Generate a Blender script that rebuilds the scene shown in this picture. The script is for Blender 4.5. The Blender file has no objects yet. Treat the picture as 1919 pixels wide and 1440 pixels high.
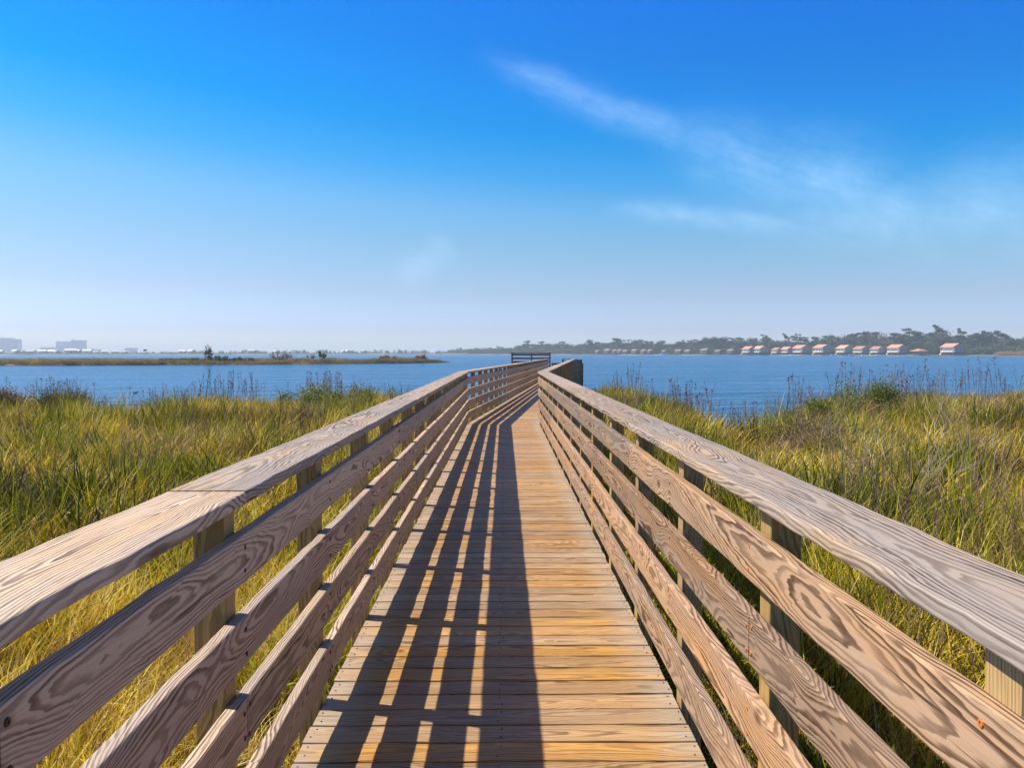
import bpy, math, random
import numpy as np
from mathutils import Vector

random.seed(7)
RNG = np.random.default_rng(11)
R = math.radians
scene = bpy.context.scene
col = scene.collection

# ------------------------------------------------------------------ camera
EYE = 1.5
F = 1500.0 / 1919.0
cam_d = bpy.data.cameras.new('camera')
cam_d.sensor_width = 36.0
cam_d.lens = 36.0 * F
cam_d.clip_start = 0.05
cam_d.clip_end = 30000.0
cam = bpy.data.objects.new('camera', cam_d)
col.objects.link(cam)
cam.location = (0.0, 0.0, EYE)
cam.rotation_euler = (R(90.0 - 2.25), 0.0, R(-0.55))
scene.camera = cam

# ------------------------------------------------------------------ node helper
class NT:
    def __init__(s, tree):
        s.t = tree
    def node(s, typ, **kw):
        n = s.t.nodes.new(typ)
        for k, v in kw.items():
            setattr(n, k, v)
        return n
    def link(s, a, b):
        s.t.links.new(a, b)
    def put(s, sock, v):
        if hasattr(v, 'links') or hasattr(v, 'is_output'):
            s.link(v, sock)
        elif v is not None:
            sock.default_value = v
    def m(s, op, a, b=None, c=None, clamp=False):
        n = s.node('ShaderNodeMath', operation=op, use_clamp=clamp)
        s.put(n.inputs[0], a)
        if b is not None: s.put(n.inputs[1], b)
        if c is not None: s.put(n.inputs[2], c)
        return n.outputs[0]
    def vm(s, op, a, b=None, scale=None):
        n = s.node('ShaderNodeVectorMath', operation=op)
        s.put(n.inputs[0], a)
        if b is not None: s.put(n.inputs[1], b)
        if scale is not None: s.put(n.inputs['Scale'], scale)
        return n.outputs['Value'] if op in ('LENGTH', 'DISTANCE', 'DOT_PRODUCT') else n.outputs['Vector']
    def xyz(s, x, y, z):
        n = s.node('ShaderNodeCombineXYZ')
        s.put(n.inputs[0], x); s.put(n.inputs[1], y); s.put(n.inputs[2], z)
        return n.outputs[0]
    def sep(s, v):
        n = s.node('ShaderNodeSeparateXYZ'); s.link(v, n.inputs[0])
        return n.outputs[0], n.outputs[1], n.outputs[2]
    def noise(s, vec, scale, detail=2.0, rough=0.5, dist=0.0, color=False):
        n = s.node('ShaderNodeTexNoise')
        s.link(vec, n.inputs['Vector'])
        n.inputs['Scale'].default_value = scale
        n.inputs['Detail'].default_value = detail
        n.inputs['Roughness'].default_value = rough
        n.inputs['Distortion'].default_value = dist
        return n.outputs['Color' if color else 'Fac']
    def ramp(s, fac, stops, interp='LINEAR'):
        n = s.node('ShaderNodeValToRGB')
        n.color_ramp.interpolation = interp
        e = n.color_ramp.elements
        while len(e) > 1: e.remove(e[-1])
        e[0].position = stops[0][0]; e[0].color = tuple(stops[0][1]) + (1,)
        for p, c in stops[1:]:
            x = e.new(p); x.color = tuple(c) + (1,)
        s.put(n.inputs[0], fac)
        return n.outputs[0]
    def mix(s, fac, a, b, mode='MIX'):
        n = s.node('ShaderNodeMix', data_type='RGBA', blend_type=mode)
        s.put(n.inputs[0], fac)
        for i, v in ((6, a), (7, b)):
            if isinstance(v, tuple): n.inputs[i].default_value = v + (1,) if len(v) == 3 else v
            else: s.link(v, n.inputs[i])
        return n.outputs[2]
    def maprange(s, v, a, b, c=0.0, d=1.0, smooth=False):
        n = s.node('ShaderNodeMapRange')
        if smooth: n.interpolation_type = 'SMOOTHSTEP'
        s.put(n.inputs[0], v)
        for i, x in enumerate((a, b, c, d)): n.inputs[i + 1].default_value = x
        return n.outputs[0]
    def attr(s, name, typ='GEOMETRY'):
        return s.node('ShaderNodeAttribute', attribute_name=name, attribute_type=typ)

# ------------------------------------------------------------------ world, sun, exposure
SUN_TO = Vector((-0.80, 0.206, 1.0)).normalized()
SUN_ELEV = math.asin(SUN_TO.z)
SUN_ROT = math.atan2(SUN_TO.x, SUN_TO.y)

world = bpy.data.worlds.new('World')
scene.world = world
world.use_nodes = True
wt = NT(world.node_tree)
world.node_tree.nodes.clear()
sky = wt.node('ShaderNodeTexSky', sky_type='NISHITA', sun_disc=False)
sky.sun_elevation = SUN_ELEV
sky.sun_rotation = SUN_ROT
sky.altitude = 0.0
sky.air_density = 1.0
sky.dust_density = 1.0
sky.ozone_density = 3.0
tc = wt.node('ShaderNodeTexCoord')
dx, dy, dz = wt.sep(tc.outputs['Generated'])
hor = wt.m('SQRT', wt.m('ADD', wt.m('MULTIPLY', dx, dx), wt.m('MULTIPLY', dy, dy)))
elev = wt.m('DIVIDE', dz, wt.m('MAXIMUM', hor, 0.001))            # tangent of the elevation
azi = wt.m('ARCTAN2', dx, dy)                                     # compass bearing, 0 = ahead along the walk
ev = wt.m('ADD', elev, wt.m('MULTIPLY', wt.m('MULTIPLY', wt.m('SINE', azi), 0.10), wt.maprange(elev, 0.03, 0.3, 0.0, 1.0)))
# wind-drawn cirrus, laid out by bearing and elevation
flowc = wt.xyz(wt.m('MULTIPLY', azi, 1.0), wt.m('MULTIPLY', elev, 1.0), 0.0)
warp = wt.noise(flowc, 7.0, 3.0, 0.55)
warp2 = wt.noise(flowc, 30.0, 4.0, 0.6)
def wisp(ax, ay, bx, by, w0, w1, amp, fade0=0.12, fade1=0.25):
    L = math.hypot(bx - ax, by - ay); ux, uy = (bx - ax) / L, (by - ay) / L
    px = wt.m('SUBTRACT', azi, ax); py = wt.m('SUBTRACT', elev, ay)
    t = wt.m('ADD', wt.m('MULTIPLY', px, ux), wt.m('MULTIPLY', py, uy))
    n = wt.m('SUBTRACT', wt.m('MULTIPLY', py, ux), wt.m('MULTIPLY', px, uy))
    n = wt.m('ADD', n, wt.m('MULTIPLY', wt.m('SUBTRACT', warp, 0.5), 0.035))
    n = wt.m('ADD', n, wt.m('MULTIPLY', wt.m('SUBTRACT', warp2, 0.5), 0.016))
    wd = wt.maprange(t, 0.0, L, w0, w1)
    q = wt.m('DIVIDE', n, wd)
    g = wt.m('EXPONENT', wt.m('MULTIPLY', wt.m('MULTIPLY', q, q), -1.0))
    a = wt.maprange(t, -0.02, fade0 * L, 0, 1, True)
    b = wt.maprange(t, L * (1 - fade1), L * 1.08, 1, 0, True)
    return wt.m('MULTIPLY', wt.m('MULTIPLY', g, wt.m('MULTIPLY', a, b)), amp)
streak = wt.noise(wt.xyz(wt.m('MULTIPLY', wt.m('ADD', azi, wt.m('MULTIPLY', elev, -1.0)), 3.0), wt.m('MULTIPLY', wt.m('ADD', wt.m('MULTIPLY', azi, 0.45), elev), 14.0), 2.0), 2.4, 7.0, 0.7)
cl = None
for a in [(-0.03, 0.366, 0.27, 0.235, 0.012, 0.026, 0.19, 0.25, 0.35),
          (0.18, 0.275, 0.47, 0.165, 0.032, 0.05, 0.22, 0.35, 0.3),
          (0.13, 0.178, 0.40, 0.14, 0.010, 0.016, 0.18, 0.2, 0.3),
          (0.26, 0.16, 0.75, 0.155, 0.03, 0.06, 0.17, 0.3, 0.4),
          (-0.13, 0.095, -0.06, 0.135, 0.02, 0.02, 0.12, 0.3, 0.3)]:
    v = wisp(*a)
    cl = v if cl is None else wt.m('MAXIMUM', cl, v)
cl = wt.m('MULTIPLY', cl, wt.m('MULTIPLY', wt.maprange(streak, 0.25, 0.7, 0.35, 1.25), wt.maprange(wt.noise(flowc, 16.0, 6.0, 0.68), 0.3, 0.7, 0.55, 1.3)), clamp=True)
# TINT: fitted to the photograph's blue by elevation (tangent)
#T0
TINT = [(0, (0.3600, 0.4000, 0.4600)), (0.034, (0.2150, 0.2550, 0.3900)), (0.0925, (0.1794, 0.2016, 0.2652)), (0.159, (0.1463, 0.2078, 0.2459)), (0.2175, (0.1111, 0.2166, 0.2740)), (0.275, (0.0360, 0.1979, 0.2918)), (0.3425, (0.0001, 0.1761, 0.3024)), (0.4, (0.0000, 0.1680, 0.3232)), (0.4675, (0.0000, 0.1534, 0.3221)), (0.55, (0.0000, 0.1487, 0.3506)), (0.7, (0.0000, 0.1487, 0.3506)), (1, (0.0731, 0.0834, 0.1049))]
#T1
#TINT_FIT
tint = wt.vm('SCALE', wt.ramp(wt.m('MULTIPLY', ev, 1.25, clamp=True), TINT), scale=4.0)
skyc = wt.vm('MULTIPLY', sky.outputs[0], tint)
skyc = wt.mix(cl, skyc, (6.2, 8.6, 10.6), 'MIX')
bg = wt.node('ShaderNodeBackground')
bg.inputs['Strength'].default_value = 0.10
wt.link(skyc, bg.inputs['Color'])
wo = wt.node('ShaderNodeOutputWorld')
wt.link(bg.outputs[0], wo.inputs['Surface'])

sun_d = bpy.data.lights.new('sun', 'SUN')
sun_d.energy = 5.0
sun_d.angle = R(0.55)
sun_d.color = (1.0, 0.905, 0.76)
sun = bpy.data.objects.new('sun', sun_d)
col.objects.link(sun)
sun.rotation_euler = SUN_TO.to_track_quat('Z', 'Y').to_euler()
sun.location = (0, 0, 60)

vs = scene.view_settings
vs.view_transform = 'Standard'; vs.look = 'None'; vs.exposure = 0.55; vs.gamma = 1.0; vs.use_curve_mapping = False
scene.render.engine = 'CYCLES'
cy = scene.cycles
cy.use_denoising = True
try: cy.denoiser = 'OPENIMAGEDENOISE'
except Exception: pass
cy.max_bounces = 7; cy.transparent_max_bounces = 12; cy.volume_bounces = 1
cy.sample_clamp_indirect = 6.0

# ------------------------------------------------------------------ mesh helpers
def tag(o, label=None, cat=None, group=None, kind=None):
    if label: o['label'] = label
    if cat: o['category'] = cat
    if group: o['group'] = group
    if kind: o['kind'] = kind
    return o

def empty(name, loc=(0, 0, 0), rz=0.0):
    o = bpy.data.objects.new(name, None)
    o.empty_display_size = 0.2
    col.objects.link(o)
    o.location = loc; o.rotation_euler = (0, 0, rz)
    return o

def newmat(name):
    m = bpy.data.materials.new(name); m.use_nodes = True
    m.node_tree.nodes.clear()
    t = NT(m.node_tree)
    out = t.node('ShaderNodeOutputMaterial')
    b = t.node('ShaderNodeBsdfPrincipled')
    t.link(b.outputs[0], out.inputs['Surface'])
    return m, t, b, out

class MB:
    """collects geometry; build() links it as ONE mesh object"""
    def __init__(s):
        s.v = []; s.f = []; s.gc = []; s.bid = []; s.tint = []; s.fm = []
    def add(s, verts, faces, gc=None, bid=0.0, tint=0.0, mi=0):
        o = len(s.v)
        s.v.extend(verts)
        s.gc.extend(gc if gc is not None else verts)
        s.bid.extend([bid] * len(verts)); s.tint.extend(tint if isinstance(tint, list) else [tint] * len(verts))
        s.f.extend([tuple(i + o for i in f) for f in faces])
        s.fm.extend([mi] * len(faces))
    def box(s, x0, x1, y0, y1, z0, z1, mi=0, tint=0.0):
        v = [(x0, y0, z0), (x1, y0, z0), (x1, y1, z0), (x0, y1, z0), (x0, y0, z1), (x1, y0, z1), (x1, y1, z1), (x0, y1, z1)]
        s.add(v, [(0, 3, 2, 1), (4, 5, 6, 7), (0, 1, 5, 4), (1, 2, 6, 5), (2, 3, 7, 6), (3, 0, 4, 7)], mi=mi, tint=tint)
    def tube(s, pts, rads, n=4, tint=0.0, mi=0):
        vs_ = []; fs = []
        for i, (p, r) in enumerate(zip(pts, rads)):
            p = Vector(p)
            d = Vector(pts[min(i + 1, len(pts) - 1)]) - Vector(pts[max(i - 1, 0)])
            if d.length < 1e-9: d = Vector((0, 0, 1))
            d.normalize()
            a = d.cross(Vector((0.31, 0.95, 0.1)) if abs(d.z) > 0.9 else Vector((0, 0, 1))).normalized()
            b = d.cross(a)
            for k in range(n):
                an = 2 * math.pi * k / n
                vs_.append(tuple(p + a * (r * math.cos(an)) + b * (r * math.sin(an))))
        for i in range(len(pts) - 1):
            for k in range(n):
                fs.append((i * n + k, i * n + (k + 1) % n, (i + 1) * n + (k + 1) % n, (i + 1) * n + k))
        fs.append(tuple(range(n))[::-1]); fs.append(tuple((len(pts) - 1) * n + k for k in range(n)))
        s.add(vs_, fs, tint=tint, mi=mi)
    def build(s, name, mats, parent=None, smooth=False, extra=True, link=True):
        me = bpy.data.meshes.new(name)
        me.from_pydata([tuple(v) for v in s.v], [], s.f)
        if not isinstance(mats, (list, tuple)): mats = [mats]
        for m in mats: me.materials.append(m)
        if len(mats) > 1: me.polygons.foreach_set('material_index', s.fm)
        if extra:
            a = me.attributes.new('gc', 'FLOAT_VECTOR', 'POINT')
            a.data.foreach_set('vector', np.array(s.gc, dtype=np.float32).ravel())
            a = me.attributes.new('bid', 'FLOAT', 'POINT'); a.data.foreach_set('value', np.array(s.bid, dtype=np.float32))
            a = me.attributes.new('tint', 'FLOAT', 'POINT'); a.data.foreach_set('value', np.array(s.tint, dtype=np.float32))
        if smooth: me.polygons.foreach_set('use_smooth', [True] * len(me.polygons))
        me.update()
        o = bpy.data.objects.new(name, me)
        if link: col.objects.link(o)
        if parent is not None: o.parent = parent
        return o

def board_mesh(mb, p0, d, up, L, wid, th, cham=0.004, step=0.2, jit=0.0012, skew0=0.0, skew1=0.0, lat=0, bid=None, tint=None, corner=2, u0=0.0):
    """plank from p0 along d, length L; wid measured across (up x d) and th along up; gc = grain coordinates"""
    d = Vector(d).normalized(); up = Vector(up).normalized()
    a = d.cross(up).normalized()                       # width axis
    hw, ht = wid / 2, th / 2
    sec = []
    for sx, sy, base in ((1, 1, 0), (-1, 1, 90), (-1, -1, 180), (1, -1, 270)):
        for k in range(corner + 1):
            an = R(base + 90.0 * k / corner)
            sec.append((sx * (hw - cham) + cham * math.cos(an), sy * (ht - cham) + cham * math.sin(an)))
    n = max(2, int(L / step) + 1)
    ns = len(sec)
    vs_, gc = [], []
    ph = random.random() * 9
    bow = [(random.uniform(-jit, jit), random.uniform(-jit, jit)) for _ in range(n)]
    bid = random.random() * 100 if bid is None else bid
    tint = random.random() if tint is None else tint
    for i in range(n):
        t = L * i / (n - 1)
        ox, oy = bow[i]
        wj = 1.0 + random.uniform(-1, 1) * jit / wid * 1.5
        if i in (0, n - 1): ox = oy = 0
        for (x, y) in sec:
            tt = t
            la = x if lat == 0 else y
            if i == 0: tt += skew0 * la
            if i == n - 1: tt += skew1 * la
            x2 = x * wj + ox; y2 = y + oy
            p = Vector(p0) + d * tt + a * x2 + up * y2
            vs_.append(tuple(p)); gc.append((tt + u0, x, y))
    fs = []
    for i in range(n - 1):
        for k in range(ns):
            fs.append((i * ns + k, (i + 1) * ns + k, (i + 1) * ns + (k + 1) % ns, i * ns + (k + 1) % ns))
    fs.append(tuple(range(ns))); fs.append(tuple(range((n - 1) * ns, n * ns))[::-1])
    fs = [f[::-1] for f in fs]
    mb.add(vs_, fs, gc, bid, tint)

# ------------------------------------------------------------------ wood
def wood(name, light, dark, warm, warm_amt, ring=0.0075, contrast=1.0, rough=0.55, depth=(0.03, 0.07), knots=1.0, grey=None, spread=0.0, endbleach=0.0, bump=0.5, var=0.35, far=1.0):
    m, t, b, out = newmat(name)
    g = t.attr('gc').outputs['Vector']
    bid = t.attr('bid').outputs['Fac']
    tn = t.attr('tint').outputs['Fac']
    u, v, w = t.sep(g)
    su = t.m('ADD', u, t.m('MULTIPLY', bid, 7.31))
    # slow wander of the heart of the log along the plank
    wn = t.noise(t.xyz(t.m('MULTIPLY', su, 0.55), bid, 0.0), 1.0, 1.0, 0.5, color=True)
    a1, a2, a3 = t.sep(wn)
    cv = t.m('MULTIPLY', t.m('SUBTRACT', a1, 0.5), 0.30)
    cw = t.m('ADD', t.m('MULTIPLY', t.m('SUBTRACT', a2, 0.5), 0.16), t.m('ADD', t.m('MULTIPLY', t.m('POWER', t.m('FRACT', t.m('MULTIPLY', bid, 3.13)), 2.0), 0.09), depth[0]))
    # fine wobble
    wb = t.noise(t.xyz(t.m('MULTIPLY', su, 2.3), t.m('MULTIPLY', v, 14.0), t.m('ADD', t.m('MULTIPLY', w, 14.0), bid)), 1.0, 3.0, 0.55, color=True)
    b1, b2, b3 = t.sep(wb)
    vv = t.m('ADD', t.m('SUBTRACT', v, cv), t.m('MULTIPLY', t.m('SUBTRACT', b1, 0.5), 0.030))
    ww = t.m('ADD', t.m('SUBTRACT', w, cw), t.m('MULTIPLY', t.m('SUBTRACT', b2, 0.5), 0.02))
    r = t.m('SQRT', t.m('ADD', t.m('MULTIPLY', vv, vv), t.m('MULTIPLY', ww, ww)))
    # knots: rings pulled round scattered points
    kn = t.node('ShaderNodeTexVoronoi', voronoi_dimensions='3D', feature='F1')
    t.link(t.xyz(t.m('MULTIPLY', su, 2.3), t.m('MULTIPLY', t.m('ADD', v, 0.07), 5.0), t.m('MULTIPLY', bid, 3.7)), kn.inputs['Vector'])
    kn.inputs['Scale'].default_value = 1.0; kn.inputs['Randomness'].default_value = 0.9
    kd = kn.outputs['Distance']
    krx, kry, krz = t.sep(kn.outputs['Color'])
    kon = t.m('GREATER_THAN', krx, 0.40)
    kk = t.m('MULTIPLY', t.m('EXPONENT', t.m('MULTIPLY', t.m('MULTIPLY', kd, kd), -9.0)), t.m('MULTIPLY', kon, knots))
    r2 = t.m('ADD', r, t.m('MULTIPLY', kk, t.m('ADD', 0.02, t.m('MULTIPLY', kry, 0.035))))
    ph = t.m('DIVIDE', r2, ring)
    ph = t.m('ADD', ph, t.m('MULTIPLY', t.noise(t.xyz(t.m('MULTIPLY', su, 9.0), t.m('MULTIPLY', v, 60.0), t.m('MULTIPLY', w, 60.0)), 1.0, 2.0, 0.5), 0.9))
    fr = t.m('FRACT', ph)
    late = t.ramp(fr, [(0.0, (0, 0, 0)), (0.34, (0.06, 0.06, 0.06)), (0.60, (0.80, 0.80, 0.80)), (0.80, (1, 1, 1)), (0.90, (0.9, 0.9, 0.9)), (1.0, (0, 0, 0))], 'EASE')
    yrn = t.node('ShaderNodeTexWhiteNoise', noise_dimensions='1D')
    t.link(t.m('ADD', t.m('FLOOR', ph), t.m('MULTIPLY', bid, 13.0)), yrn.inputs['W'])
    late = t.m('MULTIPLY', late, t.maprange(yrn.outputs['Value'], 0, 1, 0.45, 1.0))
    patch = t.noise(t.xyz(t.m('MULTIPLY', su, 2.2), t.m('MULTIPLY', v, 12.0), t.m('MULTIPLY', bid, 2.0)), 1.0, 4.0, 0.6)
    patch2 = t.noise(t.xyz(t.m('MULTIPLY', su, 1.1), t.m('MULTIPLY', v, 7.0), t.m('ADD', t.m('MULTIPLY', bid, 2.0), 40.0)), 1.0, 3.0, 0.6)
    fibre = t.noise(t.xyz(t.m('MULTIPLY', su, 7.0), t.m('MULTIPLY', v, 420.0), t.m('MULTIPLY', w, 420.0)), 1.0, 2.0, 0.6)
    lf = t.m('MULTIPLY', late, t.m('MULTIPLY', t.maprange(patch, 0.3, 0.6, 0.55, 1.0), contrast), clamp=True)
    base_l = t.mix(t.m('MULTIPLY', t.maprange(patch2, 0.42, 0.68), warm_amt, clamp=True), light, warm)
    if grey is not None:
        base_l = t.mix(t.m('MULTIPLY', t.maprange(t.m('FRACT', t.m('MULTIPLY', tn, 5.3)), 0, 1, 0.15, 1.25), t.maprange(t.noise(t.xyz(t.m('MULTIPLY', su, 0.9), t.m('MULTIPLY', v, 5.0), t.m('ADD', bid, 77.0)), 1.0, 4.0, 0.6), 0.36, 0.62), clamp=True), base_l, grey)
    c = t.mix(lf, base_l, dark)
    # knot hearts
    core = t.m('MULTIPLY', t.maprange(kd, 0.05, 0.13, 1.0, 0.0, True), t.m('MULTIPLY', kon, min(1.0, knots)))
    c = t.mix(t.m('MULTIPLY', core, 0.8), c, (dark[0] * 0.75, dark[1] * 0.6, dark[2] * 0.5))
    # fibre, board to board variation
    c = t.mix(1.0, c, t.ramp(fibre, [(0.25, (0.82, 0.82, 0.82)), (0.75, (1.15, 1.15, 1.15))]), 'MULTIPLY')
    val = t.maprange(tn, 0, 1, 1.0 - var, 1.0 + var * 0.7)
    h = t.node('ShaderNodeHueSaturation')
    t.link(c, h.inputs['Color']); t.link(val, h.inputs['Value'])
    h.inputs['Saturation'].default_value = 1.0
    if spread:
        t.link(t.maprange(t.m('FRACT', t.m('MULTIPLY', tn, 7.7)), 0, 1, 1.0 - spread, 1.0 + spread * 0.5), h.inputs['Saturation'])
    c = h.outputs['Color']
    if endbleach:
        e = t.maprange(t.m('ABSOLUTE', t.m('SUBTRACT', u, 0.757)), 0.52, 0.76, 0, endbleach, True)
        e = t.m('MULTIPLY', e, t.maprange(patch, 0.3, 0.6, 0.3, 1.2), clamp=True)
        c = t.mix(e, c, (0.44, 0.38, 0.32))
    # checks and dark specks
    chk = t.noise(t.xyz(t.m('MULTIPLY', su, 2.2), t.m('ADD', t.m('MULTIPLY', v, 110.0), t.m('MULTIPLY', a1, 3.0)), t.m('ADD', t.m('MULTIPLY', w, 110.0), t.m('ADD', bid, 9.0))), 1.0, 1.5, 0.5)
    chk = t.maprange(chk, 0.70, 0.755, 0, 0.85)
    c = t.mix(chk, c, (dark[0] * 0.35, dark[1] * 0.3, dark[2] * 0.3))
    t.link(c, b.inputs['Base Color'])
    t.link(t.maprange(fibre, 0.2, 0.8, rough - 0.08, rough + 0.12), b.inputs['Roughness'])
    b.inputs['Specular IOR Level'].default_value = 0.28
    bm = t.node('ShaderNodeBump')
    bm.inputs['Strength'].default_value = bump
    bm.inputs['Distance'].default_value = 0.0016
    hgt = t.m('ADD', t.m('MULTIPLY', lf, 0.9), t.m('MULTIPLY', fibre, 0.45))
    hgt = t.m('SUBTRACT', hgt, t.m('MULTIPLY', chk, 1.6))
    hgt = t.m('SUBTRACT', hgt, t.m('MULTIPLY', core, 0.8))
    t.link(hgt, bm.inputs['Height'])
    t.link(bm.outputs[0], b.inputs['Normal'])
    return m

W_CAP = wood('weathered_cap_wood', (0.56, 0.435, 0.335), (0.095, 0.058, 0.042), (0.66, 0.42, 0.20), 0.7, ring=0.0088, contrast=1.15, grey=(0.45, 0.385, 0.34), rough=0.62, depth=(0.06, 0.1), var=0.24)
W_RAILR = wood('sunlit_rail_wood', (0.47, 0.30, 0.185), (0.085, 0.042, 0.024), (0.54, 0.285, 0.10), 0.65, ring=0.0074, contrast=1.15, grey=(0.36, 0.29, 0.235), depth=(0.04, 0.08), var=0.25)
W_RAILL = wood('greyed_shade_lifted_rail_wood', (0.63, 0.47, 0.345), (0.12, 0.070, 0.046), (0.66, 0.45, 0.26), 0.5, ring=0.0074, contrast=1.15, grey=(0.50, 0.41, 0.345), depth=(0.04, 0.08), var=0.22)  # left copy of the rail wood, lightened to offset shade on its inner faces
W_DECK = wood('deck_wood', (0.52, 0.295, 0.10), (0.15, 0.068, 0.022), (0.56, 0.29, 0.06), 0.6, ring=0.0085, contrast=1.1, grey=(0.40, 0.25, 0.11), rough=0.5, depth=(0.05, 0.12), knots=0.8, spread=0.22, endbleach=0.5, bump=0.45, var=0.22)
W_POST = wood('post_wood', (0.50, 0.335, 0.13), (0.19, 0.105, 0.04), (0.56, 0.37, 0.13), 0.6, ring=0.008, contrast=1.0, grey=(0.38, 0.275, 0.15), depth=(0.02, 0.06), var=0.2)
W_DARK = wood('shade_darkened_wood', (0.36, 0.215, 0.12), (0.14, 0.08, 0.05), (0.40, 0.22, 0.11), 0.4, ring=0.012, depth=(0.02, 0.06), var=0.2)  # darker brown carries the shade on faces turned from the sun

M_SCREW, t, b, _ = newmat('rusty_screw_metal')
gp = t.node('ShaderNodeNewGeometry').outputs['Position']
t.link(t.ramp(t.noise(gp, 400.0, 3.0), [(0.3, (0.30, 0.085, 0.015)), (0.55, (0.62, 0.20, 0.03)), (0.8, (0.20, 0.05, 0.015))]), b.inputs['Base Color'])
b.inputs['Roughness'].default_value = 0.7
M_SCREWD, t, b, _ = newmat('brown_screw_metal')
b.inputs['Base Color'].default_value = (0.09, 0.03, 0.015, 1); b.inputs['Roughness'].default_value = 0.6
M_DSCREW, t, b, _ = newmat('dull_screw_metal')
b.inputs['Base Color'].default_value = (0.06, 0.05, 0.045, 1); b.inputs['Roughness'].default_value = 0.5

# ------------------------------------------------------------------ boardwalk geometry
CX = -0.018
YB = 16.75
ANG = math.atan(0.1065)
D1 = Vector((0, 1, 0)); D2 = Vector((math.sin(ANG), math.cos(ANG), 0))
S1 = Vector((1, 0, 0)); S2 = Vector((math.cos(ANG), -math.sin(ANG), 0))
SM = Vector((1, -math.tan(ANG / 2), 0))
PB = Vector((CX, YB, 0))
SP = 1.111
K0 = 2.27
SK = math.tan(ANG / 2)
def pt(s, l, z=0.0):
    """s measured along the walk (= y before the bend), l to the right of its centre line"""
    if s <= YB: p = Vector((CX, s, 0)) + S1 * l
    else: p = PB + D2 * (s - YB) + S2 * l
    return p + Vector((0, 0, z))
SEND = YB + SP * 30
post_s = [K0 + SP * k for k in range(-3, 13)] + [YB + SP * k for k in range(0, 31)]

bw = empty('boardwalk', (0, 0, 0))
tag(bw, 'long weathered wooden boardwalk with slatted railings, bending right over the marsh towards the water', 'boardwalk')

# deck: every plank laid across
mb = MB()
PW, PG = 0.1345, 0.0110
s = -0.9
while s < SEND + 0.2:
    L0 = -0.757 + random.uniform(-0.004, 0.004); L1 = 0.757 + random.uniform(-0.004, 0.004)
    near = s < 9
    c = s + PW / 2
    if s < YB - PW:
        board_mesh(mb, pt(c, L0, -0.019 + random.uniform(-0.0012, 0.0012)), S1, (0, 0, 1), L1 - L0, PW + random.uniform(-0.002, 0.0015), 0.038, 0.0045, 0.14 if near else 0.75, 0.0022 if near else 0.001, corner=2 if near else 1)
    elif s < YB + 0.05:
        # tapered pieces that turn the deck
        board_mesh(mb, pt(YB - PW * 0.5 - 0.012, L0, -0.0194) , S1, (0, 0, 1), L1 - L0, PW * 0.9, 0.037, 0.003, 0.75, 0.0, corner=1)
        s = YB + 0.085 - PW - PG
    else:
        board_mesh(mb, pt(c, L0, -0.019), S2, (0, 0, 1), L1 - L0, PW, 0.038, 0.003, 0.75, 0.0006, corner=1)
    s += PW + PG
mb.build('deck', W_DECK, bw)

# wedge that fills the turn
mb = MB()
a0 = PB + S1 * -0.757 + Vector((0, 0.004, 0)); a1 = PB + S1 * 0.757 + Vector((0, 0.004, 0))
q0 = pt(YB + 0.080, -0.757); q1 = pt(YB + 0.080, 0.757)
vsx = [a0, a1, q1, q0]
vv = [tuple(p + Vector((0, 0, -0.003))) for p in vsx] + [tuple(p + Vector((0, 0, -0.038))) for p in vsx]
mb.add(vv, [(0, 1, 2, 3), (7, 6, 5, 4), (0, 4, 5, 1), (1, 5, 6, 2), (2, 6, 7, 3), (3, 7, 4, 0)], gc=[(p[0], p[1] - YB, 0) for p in vv], bid=3.3, tint=0.5)
mb.build('wedge_board', W_DECK, bw)

# stringers under the deck
for l in (-0.7365, 0.0, 0.7365):
    for (sa, sb) in ((-0.9, YB), (YB, SEND)):
        mb = MB()
        d = D1 if sa < YB - 1 else D2
        p = Vector((CX, sa, 0)) + S1 * l if sa < YB - 1 else PB + SM * l
        L = sb - sa - (SK * l if sa < YB - 1 else -SK * l)
        board_mesh(mb, p + Vector((0, 0, -0.1325)), d, d.cross(Vector((0, 0, 1))), L, 0.185, 0.038, 0.003, 1.2, 0.001, corner=1)
        mb.build('joist', W_POST, bw)

# posts
pn = 0
for side in (-1, 1):
    for s_ in post_s:
        mb = MB()
        nr = s_ < 9
        l = side * 0.8045
        base = (pt(s_, l) if abs(s_ - YB) > 0.01 else PB + SM * l)
        d = D1 if s_ < YB else D2
        jx = random.uniform(-0.004, 0.004)
        p0 = base + Vector((jx, 0, -2.35))
        board_mesh(mb, p0, Vector((random.uniform(-0.0022, 0.0022), random.uniform(-0.002, 0.002), 1)), d, 2.35 + 1.066, 0.0875, 0.089, 0.004, 0.3, 0.0008, corner=2 if nr else 1)
        mb.build('post', W_POST, bw)

# rails and handrail boards
TOPS = (0.985, 0.745, 0.505, 0.262)
RW, RT = 0.140, 0.0378
JO = {-1: (3, 2, 0, 1), 1: (2, 0, 1, 3)}
CJ = {-1: 0, 1: 2}
screw_far = MB()
n_screw = 0
def screw_mesh():
    m = MB()
    n = 10; rr = 0.0080
    ring0 = [(rr * math.cos(6.2832 * k / n), 0, rr * math.sin(6.2832 * k / n)) for k in range(n)]
    ring1 = [(x * 0.8, -0.0028, z * 0.8) for x, _, z in ring0]
    ring2 = [(x * 0.35, -0.0030, z * 0.35) for x, _, z in ring0]
    ring3 = [(x * 0.28, -0.0008, z * 0.28) for x, _, z in ring0]
    v = ring0 + ring1 + ring2 + ring3
    f = []
    for q in range(3):
        for k in range(n): f.append((q * n + k, (q + 1) * n + k, (q + 1) * n + (k + 1) % n, q * n + (k + 1) % n))
    f.append(tuple(3 * n + k for k in range(n)))
    m.add(v, f)
    return m
scr_me = {}
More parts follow.
